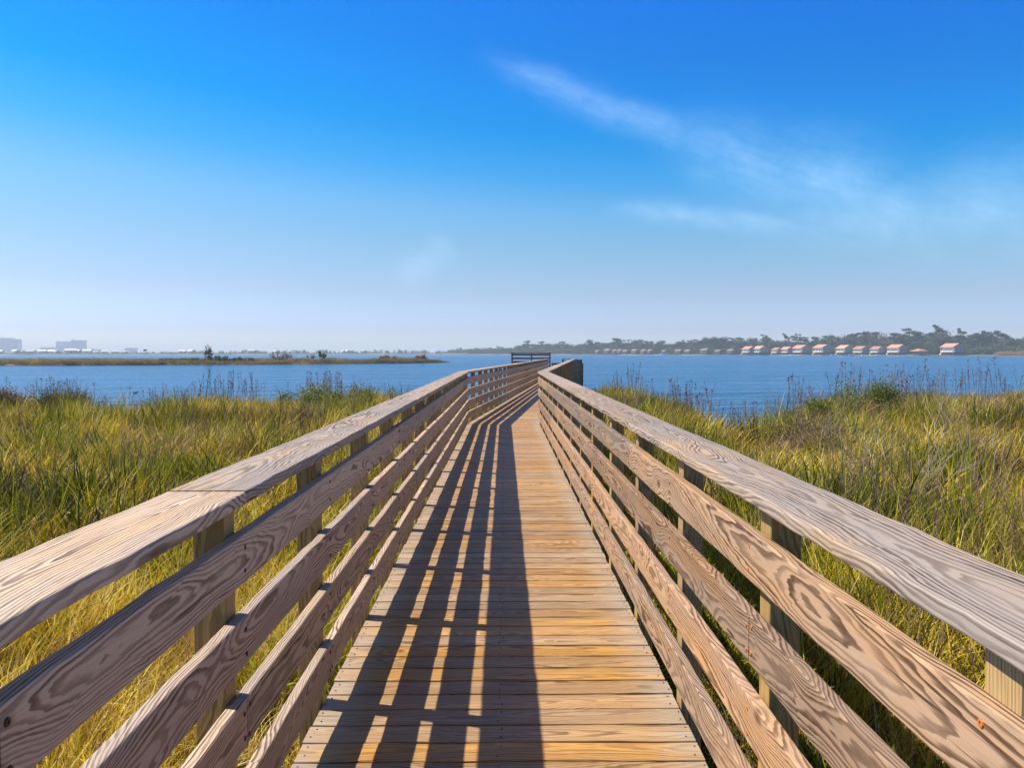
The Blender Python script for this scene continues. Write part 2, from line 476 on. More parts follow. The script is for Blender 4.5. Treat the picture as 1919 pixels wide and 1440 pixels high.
for side, mt in ((1, M_SCREW), (-1, M_SCREWD)):
    o = screw_mesh().build('screw', mt, None, link=False, extra=False)
    scr_me[side] = o.data
def line_breaks(off):
    """board ends (positions along the walk) for joints every four posts"""
    br = [-1.0]
    for k in range(-3, 13):
        if (k - off) % 4 == 0: br.append(K0 + SP * k)
    br = [b_ for b_ in br if b_ < YB - 1.0]
    br.append(YB)
    for k in range(1, 30):
        if (k - off - 1) % 4 == 0 and k < 29: br.append(YB + SP * k)
    br.append(SEND + 0.05)
    out = [br[0]]
    for b_ in br[1:]:
        if b_ - out[-1] > 0.6: out.append(b_)
    return out
for side in (-1, 1):
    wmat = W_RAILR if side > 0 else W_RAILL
    for ri, top in enumerate(TOPS):
        br = line_breaks(JO[side][ri])
        for i in range(len(br) - 1):
            sa, sb = br[i], br[i + 1]
            seg1 = sb <= YB + 0.01
            d = D1 if seg1 else D2
            l = side * (0.722 + RT / 2)
            p0 = (pt(sa, l) if seg1 else (PB + SM * l if abs(sa - YB) < 0.01 else pt(sa, l)))
            L = sb - sa
            if seg1 and abs(sb - YB) < 0.01: L -= SK * l
            if (not seg1) and abs(sa - YB) < 0.01: L += -SK * l * -1
            g = 0.0022
            mb = MB()
            nr = sa < 8
            zc = top - RW / 2 + random.uniform(-0.003, 0.003)
            sidev = d.cross(Vector((0, 0, 1)))
            board_mesh(mb, p0 + d * g + Vector((0, 0, zc)), d, sidev, L - 2 * g, RW, RT, 0.006, 0.14 if nr else 1.2, 0.0016 if nr else 0.001, corner=3 if nr else 1)
            rail = mb.build('rail', wmat, bw)
            # screws at every post this board crosses
            for s_ in post_s:
                if not (sa - 0.02 <= s_ <= sb + 0.02) or s_ < 1.0: continue
                offs = [0.0]
                if abs(s_ - sa) < 0.03: offs = [0.022]
                elif abs(s_ - sb) < 0.03: offs = [-0.022]
                for of in offs:
                    for hz in (0.037, -0.037):
                        jx, jz = random.uniform(-0.006, 0.006), random.uniform(-0.007, 0.007)
                        pos = pt(s_ + of + jx, side * (0.722 + 0.0001), zc + hz + jz)
                        rz = (math.pi / 2 if side > 0 else -math.pi / 2) - (0 if s_ < YB else ANG)
                        # local -Y looks towards the walkway's centre
                        rz = (-math.pi / 2 if side > 0 else math.pi / 2) - (0 if s_ < YB else ANG)
                        if s_ < 8.4 and n_screw < 100:
                            o = bpy.data.objects.new('screw', scr_me[side]); col.objects.link(o)
                            o.parent = rail; o.location = pos; o.rotation_euler = (0, 0, rz); n_screw += 1
                            o.scale = (1, 1, 1)
                        elif s_ < 20:
                            c_, s2 = math.cos(rz), math.sin(rz)
                            tmp = screw_mesh()
                            screw_far.add([(pos.x + c_ * x - s2 * y, pos.y + s2 * x + c_ * y, pos.z + z) for x, y, z in tmp.v], tmp.f)
    # handrail (wide boards laid flat on the posts)
    br = line_breaks(CJ[side])
    for i in range(len(br) - 1):
        sa, sb = br[i], br[i + 1]
        seg1 = sb <= YB + 0.01
        d = D1 if seg1 else D2
        l = side * 0.829
        p0 = (pt(sa, l) if seg1 else (PB + SM * l if abs(sa - YB) < 0.01 else pt(sa, l)))
        L = sb - sa; k0 = k1 = 0.0
        if seg1 and abs(sb - YB) < 0.01: L -= SK * l; k1 = -SK
        if (not seg1) and abs(sa - YB) < 0.01: L -= SK * l; k0 = SK
        mb = MB()
        nr = sa < 8
        tnt = {(-1, 0): 0.95, (-1, 1): 0.17, (-1, 2): 0.5, (1, 0): 0.60}.get((side, i))
        board_mesh(mb, p0 + d * 0.0022 + Vector((0, 0, 1.087 + random.uniform(-0.0015, 0.0015))), d, (0, 0, 1), L - 0.0044, 0.228, 0.0385, 0.008, 0.14 if nr else 1.2, 0.0022 if nr else 0.001, skew0=k0, skew1=k1, corner=4 if nr else 2, tint=tnt)
        o = mb.build('handrail', W_CAP, bw)
sf = screw_far.build('screw', M_SCREW, bw, extra=False)
sf['kind'] = 'stuff'
# deck screws
ds = MB(); s = -0.9; nd = 0
n = 7
disc = [(0.0035 * math.cos(6.2832 * k / n), 0.0035 * math.sin(6.2832 * k / n), 0) for k in range(n)]
while s < 12:
    for l in (-0.7365, 0.0, 0.7365):
        for q in (0.035, 0.105):
            p = pt(s + q + random.uniform(-0.008, 0.008), l + random.uniform(-0.012, 0.012), 0.0022)
            ds.add([(p.x + x, p.y + y, p.z) for x, y, z in disc] + [(p.x + x, p.y + y, p.z - 0.004) for x, y, z in disc],
                   [tuple(range(n))] + [(k, (k + n), (k + 1) % n + n, (k + 1) % n) for k in range(n)])
    s += PW + PG
o = ds.build('deck_screw', M_DSCREW, bw, extra=False); o['kind'] = 'stuff'

# ------------------------------------------------------------------ platform at the far end
vp = empty('viewing_platform', (1.8, 52.0, 0))
tag(vp, 'dark raised wooden viewing platform at the far end of the boardwalk', 'platform')
vp_loc = Vector(vp.location)
def pl_board(name, p0, p1, up, wid, th, mat=W_DARK):
    mb = MB(); p0 = Vector(p0) - vp_loc; p1 = Vector(p1) - vp_loc
    board_mesh(mb, p0, p1 - p0, up, (p1 - p0).length, wid, th, 0.005, 1.0, 0.001, corner=1)
    return mb.build(name, mat, vp)
mb = MB(); y = 50.45
while y < 53.2:
    board_mesh(mb, Vector((0.42, y, 0.38)) - vp_loc, (1, 0, 0), (0, 0, 1), 2.66, PW, 0.038, 0.003, 1.0, 0.0005, corner=1); y += PW + PG
mb.build('deck', W_DARK, vp)
for (x, y, z1) in ((0.5, 53.05, 1.44), (1.80, 53.05, 1.44), (3.02, 53.05, 1.44), (0.5, 50.6, 1.44), (0.5, 51.8, 1.44)):
    pl_board('post', (x, y, -2.3), (x, y, z1 + 0.02), (0, 1, 0), 0.095, 0.095)
pl_board('handrail', (0.42, 53.05, 1.485), (3.11, 53.05, 1.485), (0, 0, 1), 0.20, 0.045)
pl_board('handrail', (0.5, 50.5, 1.4851), (0.5, 52.95, 1.4851), (0, 0, 1), 0.18, 0.045)
for zc in (1.36, 1.12, 0.87, 0.62):
    pl_board('rail', (0.46, 52.98, zc), (3.06, 52.98, zc), (0, 1, 0), 0.125, 0.038)
    pl_board('rail', (0.57, 50.55, zc), (0.57, 52.95, zc), (1, 0, 0), 0.125, 0.038)
for zc, x in ((0.2, 1.0), (0.2, 2.4)):
    pl_board('joist', (x, 50.4, zc + 0.06), (x, 53.1, zc + 0.06), (1, 0, 0), 0.18, 0.045)
# end rail closing the walk, cap returning from the right hand corner
er = empty('end_railing', (4.1, 50.4, 0))
tag(er, 'short dark wooden railing closing the right corner of the boardwalk end, beside the viewing platform', 'railing')
vp_loc = Vector(er.location)
def er_board(name, p0, p1, up, wid, th, mat=W_DARK):
    mb = MB(); p0 = Vector(p0) - vp_loc; p1 = Vector(p1) - vp_loc
    board_mesh(mb, p0, p1 - p0, up, (p1 - p0).length, wid, th, 0.005, 1.0, 0.001, corner=1)
    return mb.build(name, mat, er)
er_board('rail', (3.66, 50.66, 0.90), (4.349, 50.66, 0.90), (0, 1, 0), 0.14, 0.038)
er_board('post', (3.70, 50.75, -2.3), (3.70, 50.75, 1.07), (0, 1, 0), 0.12, 0.12)
er_board('post', (4.86, 50.75, -2.3), (4.86, 50.75, 1.07), (0, 1, 0), 0.14, 0.14)
er_board('post', (4.97, 50.95, -2.3), (4.97, 50.95, 0.83), (0, 1, 0), 0.12, 0.12)
er_board('handrail', (3.62, 50.75, 1.0915), (4.66, 50.75, 1.0915), (0, 0, 1), 0.22, 0.042, W_CAP)
for zc in (0.98, 0.835, 0.69, 0.545, 0.40, 0.255, 0.11, -0.035, -0.18, -0.325, -0.47):
    er_board('rail', (4.35, 50.66, zc), (4.84, 50.66, zc), (0, 1, 0), 0.14, 0.038)
er_board('rail', (3.04, 51.6, 0.77), (3.8, 51.6, 0.77), (0, 1, 0), 0.13, 0.038)
er_board('post', (3.10, 51.7, -2.3), (3.10, 51.7, 0.83), (0, 1, 0), 0.09, 0.09)

#PART2
# ------------------------------------------------------------------ land and water
WATER_Z = -1.30
GROUND_Z = -1.08
def px2dir(px): return (px - 945.0) / 1500.0
# outer edge of the near marsh, as (bearing tangent, distance) seen from the start of the walk
SHORE = [(-3.0, 30), (-1.2, 33), (px2dir(0), 36), (px2dir(80), 34), (px2dir(160), 30), (px2dir(300), 30), (px2dir(400), 37.5),
         (px2dir(520), 37), (px2dir(600), 40), (px2dir(680), 39), (px2dir(780), 36), (px2dir(860), 36), (px2dir(960), 37),
         (px2dir(1080), 41), (px2dir(1150), 42), (px2dir(1220), 38), (px2dir(1290), 31), (px2dir(1340), 25), (px2dir(1400), 24),
         (px2dir(1480), 27), (px2dir(1560), 35), (px2dir(1700), 37), (px2dir(1919), 40), (1.0, 40), (3.0, 36)]
SX = np.array([p[0] for p in SHORE]); SY = np.array([p[1] for p in SHORE])
def shore_y(x, y):
    return np.interp(x / np.maximum(y, 0.8), SX, SY)

def vnoise(x, y, seed=0):
    """cheap smooth value noise"""
    x = np.asarray(x, dtype=float); y = np.asarray(y, dtype=float)
    xi = np.floor(x).astype(int); yi = np.floor(y).astype(int)
    fx = x - xi; fy = y - yi
    fx = fx * fx * (3 - 2 * fx); fy = fy * fy * (3 - 2 * fy)
    def h(a, b_):
        n_ = (a * 374761393 + b_ * 668265263 + seed * 1442695041) & 0x7fffffff
        n_ = ((n_ ^ (n_ >> 13)) * 1274126177) & 0x7fffffff
        return ((n_ ^ (n_ >> 16)) & 0xffff) / 65535.0
    return (h(xi, yi) * (1 - fx) + h(xi + 1, yi) * fx) * (1 - fy) + (h(xi, yi + 1) * (1 - fx) + h(xi + 1, yi + 1) * fx) * fy

def grid_obj(name, xs, ys, zf, mat):
    X, Y = np.meshgrid(xs, ys)
    Z = zf(X, Y)
    v = np.stack([X.ravel(), Y.ravel(), Z.ravel()], 1)
    nx, ny = len(xs), len(ys)
    f = []
    for j in range(ny - 1):
        for i in range(nx - 1):
            a = j * nx + i
            f.append((a, a + 1, a + nx + 1, a + nx))
    me = bpy.data.meshes.new(name); me.from_pydata(v.tolist(), [], f); me.materials.append(mat)
    me.polygons.foreach_set('use_smooth', [True] * len(me.polygons)); me.update()
    o = bpy.data.objects.new(name, me); col.objects.link(o)
    return o

M_SOIL, t, b, _ = newmat('marsh_soil')
gp = t.node('ShaderNodeNewGeometry').outputs['Position']
c = t.ramp(t.noise(gp, 1.3, 6.0, 0.65), [(0.3, (0.025, 0.022, 0.010)), (0.5, (0.055, 0.045, 0.02)), (0.7, (0.10, 0.075, 0.035))])
c = t.mix(1.0, c, t.ramp(t.noise(gp, 22.0, 5.0, 0.7), [(0.3, (0.5, 0.5, 0.5)), (0.7, (1.3, 1.3, 1.3))]), 'MULTIPLY')
t.link(c, b.inputs['Base Color']); b.inputs['Roughness'].default_value = 0.9
bm = t.node('ShaderNodeBump'); bm.inputs['Distance'].default_value = 0.08; bm.inputs['Strength'].default_value = 1.0
t.link(t.noise(gp, 14.0, 6.0, 0.7), bm.inputs['Height']); t.link(bm.outputs[0], b.inputs['Normal'])

def marsh_z(X, Y):
    r = shore_y(X, Y)
    edge = r - Y + (vnoise(X * 0.5, Y * 0.5, 3) - 0.5) * 2.5
    z = GROUND_Z + (vnoise(X * 0.35, Y * 0.35, 5) - 0.5) * 0.22
    k = np.clip(edge / 2.0, 0, 1); k = k * k * (3 - 2 * k)
    z = z * k + (-2.4) * (1 - k)
    return np.maximum(z, -2.4)
mo = grid_obj('marsh_ground', np.linspace(-60, 60, 201), np.linspace(-14, 48, 111), marsh_z, M_SOIL)
tag(mo, 'damp dark marsh ground under the grass', None, kind='structure')

M_WATER, t, b, _ = newmat('bay_water')
gp = t.node('ShaderNodeNewGeometry').outputs['Position']
x, y, z = t.sep(gp)
swell = t.noise(t.xyz(t.m('MULTIPLY', x, 0.55), t.m('ADD', y, t.m('MULTIPLY', x, -0.2)), 0.0), 0.55, 3.0, 0.55)
chop = t.noise(t.xyz(t.m('MULTIPLY', x, 0.6), t.m('ADD', y, t.m('MULTIPLY', x, -0.25)), 3.0), 2.3, 4.0, 0.6)
cat = t.noise(t.xyz(t.m('MULTIPLY', x, 0.25), t.m('MULTIPLY', y, 1.0), 5.0), 0.03, 5.0, 0.6)
band = t.noise(t.xyz(t.m('MULTIPLY', x, 0.05), t.m('MULTIPLY', y, 0.25), 5.0), 0.12, 5.0, 0.65)
b.inputs['Base Color'].default_value = (0.012, 0.105, 0.24, 1)
b.inputs['Roughness'].default_value = 0.22
b.inputs['IOR'].default_value = 1.33
b.inputs['Specular IOR Level'].default_value = 0.5
gust = t.noise(t.xyz(t.m('MULTIPLY', x, 0.30), t.m('ADD', y, t.m('MULTIPLY', x, -0.12)), 8.0), 0.16, 4.0, 0.62)
bm = t.node('ShaderNodeBump')
bm.inputs['Distance'].default_value = 1.1
t.link(t.m('MULTIPLY', t.maprange(cat, 0.35, 0.65, 0.45, 1.0), t.maprange(band, 0.35, 0.65, 0.6, 1.0)), bm.inputs['Strength'])
t.link(t.m('ADD', t.m('MULTIPLY', gust, 3.6), t.m('ADD', t.m('MULTIPLY', swell, 1.1), t.m('MULTIPLY', chop, 0.36))), bm.inputs['Height'])
t.link(bm.outputs[0], b.inputs['Normal'])
mb = MB()
mb.add([(-7000, -300, WATER_Z), (7000, -300, WATER_Z), (7000, 9000, WATER_Z), (-7000, 9000, WATER_Z)], [(0, 1, 2, 3)])
o = mb.build('water', M_WATER, extra=False)
tag(o, 'rippled blue water of the bay', None, kind='structure')

# ------------------------------------------------------------------ vegetation materials
def leafmat(name, stops, hue_attr=True, trans=0.35, rough=0.55, wide=None, spec=0.3):
    """stops by the per-blade number; the whole clump is shifted by its own number"""
    m = bpy.data.materials.new(name); m.use_nodes = True
    m.node_tree.nodes.clear(); t = NT(m.node_tree)
    out = t.node('ShaderNodeOutputMaterial')
    b = t.node('ShaderNodeBsdfPrincipled')
    tn = t.attr('tint').outputs['Fac']
    it = t.attr('hue', 'INSTANCER').outputs['Fac']
    f = t.m('ADD', t.m('MULTIPLY', tn, 0.7), t.m('SUBTRACT', t.m('MULTIPLY', it, 0.5), 0.08), clamp=True) if hue_attr else tn
    c = t.ramp(f, stops)
    if wide is not None:
        c = t.mix(t.m('MULTIPLY', it, wide[1], clamp=True), c, wide[0])
    t.link(c, b.inputs['Base Color'])
    b.inputs['Roughness'].default_value = rough
    b.inputs['Specular IOR Level'].default_value = spec
    tr = t.node('ShaderNodeBsdfTranslucent'); t.link(c, tr.inputs['Color'])
    mx = t.node('ShaderNodeMixShader'); mx.inputs[0].default_value = trans
    t.link(b.outputs[0], mx.inputs[1]); t.link(tr.outputs[0], mx.inputs[2])
    t.link(mx.outputs[0], out.inputs['Surface'])
    return m

M_GOLD = leafmat('golden_grass', [(0.0, (0.06, 0.042, 0.006)), (0.22, (0.23, 0.17, 0.008)), (0.45, (0.52, 0.40, 0.012)), (0.75, (0.82, 0.60, 0.05)), (1.0, (0.88, 0.72, 0.34))], trans=0.3, rough=0.5, spec=0.25)
M_GREEN = leafmat('green_grass', [(0.0, (0.025, 0.036, 0.005)), (0.30, (0.13, 0.155, 0.007)), (0.65, (0.40, 0.39, 0.014)), (0.92, (0.66, 0.53, 0.05)), (1.0, (0.80, 0.62, 0.20))], trans=0.3, rough=0.5, spec=0.25)
M_TAN = leafmat('dead_grass', [(0.0, (0.10, 0.055, 0.022)), (0.4, (0.32, 0.19, 0.08)), (0.8, (0.60, 0.42, 0.22)), (1.0, (0.78, 0.63, 0.42))], trans=0.2)
M_TWIG = leafmat('grey_twigs', [(0.0, (0.13, 0.085, 0.06)), (0.5, (0.25, 0.19, 0.14)), (1.0, (0.50, 0.43, 0.35))], hue_attr=False, trans=0.0, rough=0.8)
M_WEED = leafmat('dried_weed_stalks', [(0.0, (0.11, 0.055, 0.045)), (0.5, (0.22, 0.125, 0.10)), (1.0, (0.38, 0.26, 0.20))], hue_attr=False, trans=0.1, rough=0.8)
M_BUSH = leafmat('bush_leaves', [(0.0, (0.05, 0.09, 0.012)), (0.5, (0.16, 0.20, 0.015)), (1.0, (0.34, 0.33, 0.03))], hue_attr=False, trans=0.3)
M_OLIVE = leafmat('olive_leaves', [(0.0, (0.06, 0.08, 0.02)), (0.5, (0.15, 0.16, 0.04)), (1.0, (0.28, 0.25, 0.08))], hue_attr=False, trans=0.25)
M_BROWNB = leafmat('brown_twig_haze', [(0.0, (0.10, 0.06, 0.035)), (0.5, (0.22, 0.145, 0.085)), (1.0, (0.36, 0.27, 0.17))], hue_attr=False, trans=0.15)
M_PINE = leafmat('pine_needles', [(0.0, (0.015, 0.045, 0.015)), (0.5, (0.05, 0.11, 0.025)), (1.0, (0.12, 0.20, 0.045))], hue_attr=False, trans=0.15)
M_OAK = leafmat('evergreen_oak_leaves', [(0.0, (0.025, 0.055, 0.014)), (0.5, (0.07, 0.12, 0.025)), (1.0, (0.15, 0.20, 0.05))], hue_attr=False, trans=0.15)
M_GREYT = leafmat('bare_tree_twigs', [(0.0, (0.10, 0.08, 0.065)), (0.5, (0.17, 0.14, 0.12)), (1.0, (0.27, 0.23, 0.20))], hue_attr=False, trans=0.1)
M_BARK, t, b, _ = newmat('bark')
b.inputs['Base Color'].default_value = (0.13, 0.09, 0.065, 1); b.inputs['Roughness'].default_value = 0.9

def blade(mb, x, y, z, h, w, lean, az, curl, tint, segs=4):
    """one arching tapered blade"""
    ca, sa = math.cos(az), math.sin(az)
    vs_ = []; px, pz = 0.0, z; ang = lean
    fz = random.uniform(0, math.pi)
    wx, wy = math.cos(fz), math.sin(fz)
    for i in range(segs + 1):
        k = i / segs
        ww = w * (1 - k ** 1.6) * 0.5
        cx_, cy_ = x + ca * px, y + sa * px
        if i < segs:
            vs_ += [(cx_ - wx * ww, cy_ - wy * ww, pz), (cx_ + wx * ww, cy_ + wy * ww, pz)]
        else: vs_.append((cx_, cy_, pz))
        px += math.sin(ang) * h / segs; pz += math.cos(ang) * h / segs
        ang += curl / segs * (0.5 + k)
    fs = [(2 * i, 2 * i + 1, 2 * i + 3, 2 * i + 2) for i in range(segs - 1)]
    fs.append((2 * segs - 2, 2 * segs - 1, 2 * segs))
    mb.add(vs_, fs, tint=tint)

def clump(name, mat, n, rad, h0, h1, w, lean, curl, wind=0.0, segs=4):
    mb = MB()
    for _ in range(n):
        a = random.uniform(0, 6.283); r = rad * math.sqrt(random.random())
        x, y = r * math.cos(a), r * math.sin(a)
        az = random.uniform(0, 6.283)
        if random.random() < wind: az = random.gauss(0.2, 0.7)
        blade(mb, x, y, 0, random.uniform(h0, h1), w * random.uniform(0.6, 1.3), random.uniform(0.02, lean), az, random.uniform(0.2, 1) * curl, min(1, max(0, random.gauss(0.42, 0.36))), segs)
    return mb.build(name, mat, link=False)

src = []
for k in range(4): src.append(clump('c%02d_gold' % len(src), M_GOLD, 90, 0.30, 0.45, 0.95, 0.0135, 0.7, 2.0, wind=0.5))
for k in range(3): src.append(clump('c%02d_green' % len(src), M_GREEN, 75, 0.26, 0.5, 1.0, 0.0155, 0.6, 1.5, wind=0.3))
for k in range(2): src.append(clump('c%02d_tan' % len(src), M_TAN, 90, 0.30, 0.2, 0.75, 0.009, 1.1, 1.3, wind=0.2))
farsrc = []
for k in range(4): farsrc.append(('gold', M_GOLD, 52, 0.36, 0.45, 0.95, 0.027, 0.8, 2.4, 0.5))
for k in range(3): farsrc.append(('green', M_GREEN, 44, 0.32, 0.5, 1.0, 0.029, 0.6, 1.5, 0.4))
for k in range(2): farsrc.append(('tan', M_TAN, 50, 0.36, 0.3, 0.8, 0.024, 1.0, 1.5, 0.3))
# leafy low herbs
for k in range(2):
    mb = MB()
    for _ in range(26):
        a = random.uniform(0, 6.283); r = 0.24 * math.sqrt(random.random()); h = random.uniform(0.25, 0.62)
        x0, y0 = r * math.cos(a), r * math.sin(a)
        lx, ly = random.gauss(0, 0.12), random.gauss(0, 0.12)
        pts = [(x0 + lx * q, y0 + ly * q, h * q) for q in (0, 0.5, 1.0)]
        mb.tube(pts, [0.003, 0.0022, 0.001], 3, tint=0.5)
        for q in range(11):
            f_ = random.uniform(0.2, 1.0); c_ = Vector((x0 + lx * f_, y0 + ly * f_, h * f_))
            d_ = Vector((random.gauss(0, 1), random.gauss(0, 1), random.gauss(0.3, 0.5))).normalized(); s_ = random.uniform(0.018, 0.038)
            n_ = d_.cross(Vector((random.gauss(0, 1), random.gauss(0, 1), random.gauss(0, 1)))).normalized()
            mb.add([tuple(c_), tuple(c_ + d_ * s_ * 0.5 + n_ * s_ * 0.3), tuple(c_ + d_ * s_), tuple(c_ + d_ * s_ * 0.5 - n_ * s_ * 0.3)], [(0, 1, 2, 3)], tint=random.random())
    src.append(mb.build('c%02d_herb' % len(src), M_BUSH if k else M_GREEN, link=False))
# sparse dead stems
mb = MB()
for _ in range(14):
    a = random.uniform(0, 6.283); r = 0.3 * math.sqrt(random.random()); h = random.uniform(0.5, 1.1)
    x0, y0 = r * math.cos(a), r * math.sin(a)
    lx, ly = random.gauss(0.05, 0.1), random.gauss(0, 0.1)
    mb.tube([(x0 + lx * q * q, y0 + ly * q * q, h * q) for q in (0, 0.35, 0.7, 1.0)], [0.0035, 0.003, 0.0022, 0.0012], 3, tint=random.random())
    for q in range(6):
        f_ = random.uniform(0.45, 1.0); c_ = Vector((x0 + lx * f_ * f_, y0 + ly * f_ * f_, h * f_))
        e_ = c_ + Vector((random.gauss(0, 0.03), random.gauss(0, 0.03), random.uniform(0.02, 0.08)))
        mb.tube([tuple(c_), tuple(e_)], [0.0015, 0.001], 3, tint=random.random())
src.append(mb.build('c%02d_stem' % len(src), M_WEED, link=False))
IG, IGR, IT, IH, IS = [0, 1, 2, 3], [4, 5, 6], [7, 8], [9, 10], [11]
for q in farsrc: src.append(clump('c%02d_far' % len(src), q[1], q[2], q[3], q[4], q[5], q[6], q[7], q[8], wind=q[9], segs=3))
ccol = bpy.data.collections.new('grass_sources')
for o in src: ccol.objects.link(o)

def scatter(name, P, ROT, SCL, IDX, HUE, label, cat, sources=ccol):
    me = bpy.data.meshes.new(name)
    me.vertices.add(len(P)); me.vertices.foreach_set('co', np.asarray(P, dtype=np.float32).ravel())
    a = me.attributes.new('rot', 'FLOAT_VECTOR', 'POINT'); a.data.foreach_set('vector', np.asarray(ROT, dtype=np.float32).ravel())
    a = me.attributes.new('scl', 'FLOAT_VECTOR', 'POINT'); a.data.foreach_set('vector', np.asarray(SCL, dtype=np.float32).ravel())
    a = me.attributes.new('pick', 'INT', 'POINT'); a.data.foreach_set('value', np.asarray(IDX, dtype=np.int32))
    a = me.attributes.new('hue', 'FLOAT', 'POINT'); a.data.foreach_set('value', np.asarray(HUE, dtype=np.float32))
    me.update()
    o = bpy.data.objects.new(name, me); col.objects.link(o)
    ng = bpy.data.node_groups.new(name + '_scatter', 'GeometryNodeTree')
    ng.interface.new_socket('Geometry', in_out='INPUT', socket_type='NodeSocketGeometry')
    ng.interface.new_socket('Geometry', in_out='OUTPUT', socket_type='NodeSocketGeometry')
    N = ng.nodes.new; L = ng.links.new
    gi, go = N('NodeGroupInput'), N('NodeGroupOutput')
    ci = N('GeometryNodeCollectionInfo'); ci.inputs['Collection'].default_value = sources
    ci.inputs['Separate Children'].default_value = True; ci.inputs['Reset Children'].default_value = True
    ip = N('GeometryNodeInstanceOnPoints'); ip.inputs['Pick Instance'].default_value = True
    def na(nm, ty):
        n_ = N('GeometryNodeInputNamedAttribute'); n_.data_type = ty; n_.inputs['Name'].default_value = nm
        return n_.outputs['Attribute']
    e2r = N('FunctionNodeEulerToRotation')
    L(na('rot', 'FLOAT_VECTOR'), e2r.inputs[0])
    L(gi.outputs[0], ip.inputs['Points']); L(ci.outputs[0], ip.inputs['Instance'])
    L(na('pick', 'INT'), ip.inputs['Instance Index'])
    L(e2r.outputs[0], ip.inputs['Rotation']); L(na('scl', 'FLOAT_VECTOR'), ip.inputs['Scale'])
    L(ip.outputs[0], go.inputs[0])
    md = o.modifiers.new('scatter', 'NODES'); md.node_group = ng
    tag(o, label, cat, kind='stuff')
    return o

# ------------------------------------------------------------------ marsh grass
def walk_center_x(Y):
    return np.where(Y <= YB, CX, CX + (Y - YB) * math.tan(ANG))
def in_walk(X, Y, m_=0.95):
    return (np.abs(X - walk_center_x(Y)) < m_) & (Y < 50)
P = []; 
def scatter_zone(y0, y1, dens, wide=0.72, xmin=2.0):
    xm = wide * y1 + xmin
    n_ = int(dens * (y1 - y0) * 2 * xm)
    X = RNG.uniform(-xm, xm, n_); Y = RNG.uniform(y0, y1, n_)
    return X, Y
XS, YS, WT = [], [], []
for y0, y1, dens in ((0.3, 4, 26), (4, 9, 20), (9, 18, 13), (18, 44, 9.5)):
    X, Y = scatter_zone(y0, y1, dens)
    XS.append(X); YS.append(Y)
X = np.concatenate(XS); Y = np.concatenate(YS)
edge = shore_y(X, Y) - Y + (vnoise(X * 0.5, Y * 0.5, 3) - 0.5) * 2.5
keep = (edge > 0.3) & (np.abs(X) < 0.75 * Y + 2.4)
under = in_walk(X, Y, 0.80)
keep &= ~(under)
X, Y, edge = X[keep], Y[keep], edge[keep]
n_ = len(X)
big = vnoise(X * 0.22 + 31, Y * 0.22, 1); mid = vnoise(X * 0.7, Y * 0.7, 2); fine = vnoise(X * 1.9, Y * 1.9, 8)
left = X < walk_center_x(Y)
hs = 1.22 + 0.45 * (big - 0.5) + 0.55 * (mid - 0.5) + 0.35 * (fine - 0.5) + RNG.uniform(-0.28, 0.22, n_)
# longer grass on the right near the walk, shorter in trampled hollows
hs *= np.where(left, 1.0, 1.0)
wd = np.abs(X - walk_center_x(Y)) - 0.9
hs *= np.clip(0.55 + wd * 0.22, 0.5, 1.0)
hs *= np.where(edge < 3.0, 0.85 + 0.05 * edge, 1.0)
u = RNG.random(n_)
pick = np.zeros(n_, dtype=int)
greeny = np.clip(0.15 + (mid - 0.5) * 1.2 + np.clip(1.8 - wd, 0, 1.8) * 0.22 + np.where(left, 0.0, 0.08), 0.06, 0.8)
tany = np.clip(0.20 + (fine - 0.55) * 1.3 + np.clip(1.0 - edge / 3.0, 0, 1) * 0.4 + np.where(left, 0, 0.05), 0.02, 0.7)
herby = np.clip((vnoise(X * 0.8 + 50, Y * 0.8, 9) - 0.62) * 2.0, 0.02, 0.4)
stemy = np.where(left, 0.05, 0.13)
c1 = greeny * 0.8; c2 = c1 + tany; c3 = c2 + herby; c4 = c3 + stemy
rv = RNG.integers(0, 1000, n_)
pick = np.where(u < c1, 4 + rv % 3, np.where(u < c2, 7 + rv % 2, np.where(u < c3, 9 + rv % 2, np.where(u < c4, 11, rv % 4))))
pick = np.where((Y > 8.5) & (pick < 9), pick + 12, pick)
Z = np.array(marsh_z(X, Y)) - 0.03
Z = np.maximum(Z, WATER_Z - 0.1)
tilt = RNG.normal(0, 0.20, (n_, 2))
ROT = np.stack([tilt[:, 0], tilt[:, 1], np.where((pick < 4) | ((pick > 11) & (pick < 16)), RNG.normal(0.0, 0.6, n_), RNG.uniform(0, 6.283, n_))], 1)
hole = np.clip((vnoise(X * 1.1 + 3, Y * 1.1 + 7, 21) - 0.66) * 5, 0, 1)
hs *= 1 - 0.5 * hole
sc_ = np.clip(hs, 0.3, 1.7)
sw_ = np.clip(sc_, 0.5, 1.1)
SCL = np.stack([sw_ * RNG.uniform(0.9, 1.3, n_), sw_ * RNG.uniform(0.9, 1.3, n_), sc_ * RNG.uniform(0.85, 1.12, n_)], 1)
HUE = np.clip(0.5 + (vnoise(X * 0.45 + 9, Y * 0.45, 12) - 0.5) * 1.5 + RNG.normal(0, 0.22, n_), 0, 1)
scatter('marsh_grass', np.stack([X, Y, Z], 1), ROT, SCL, pick, HUE, 'golden green marsh grass on both sides of the boardwalk', 'grass')
print('grass clumps', n_)

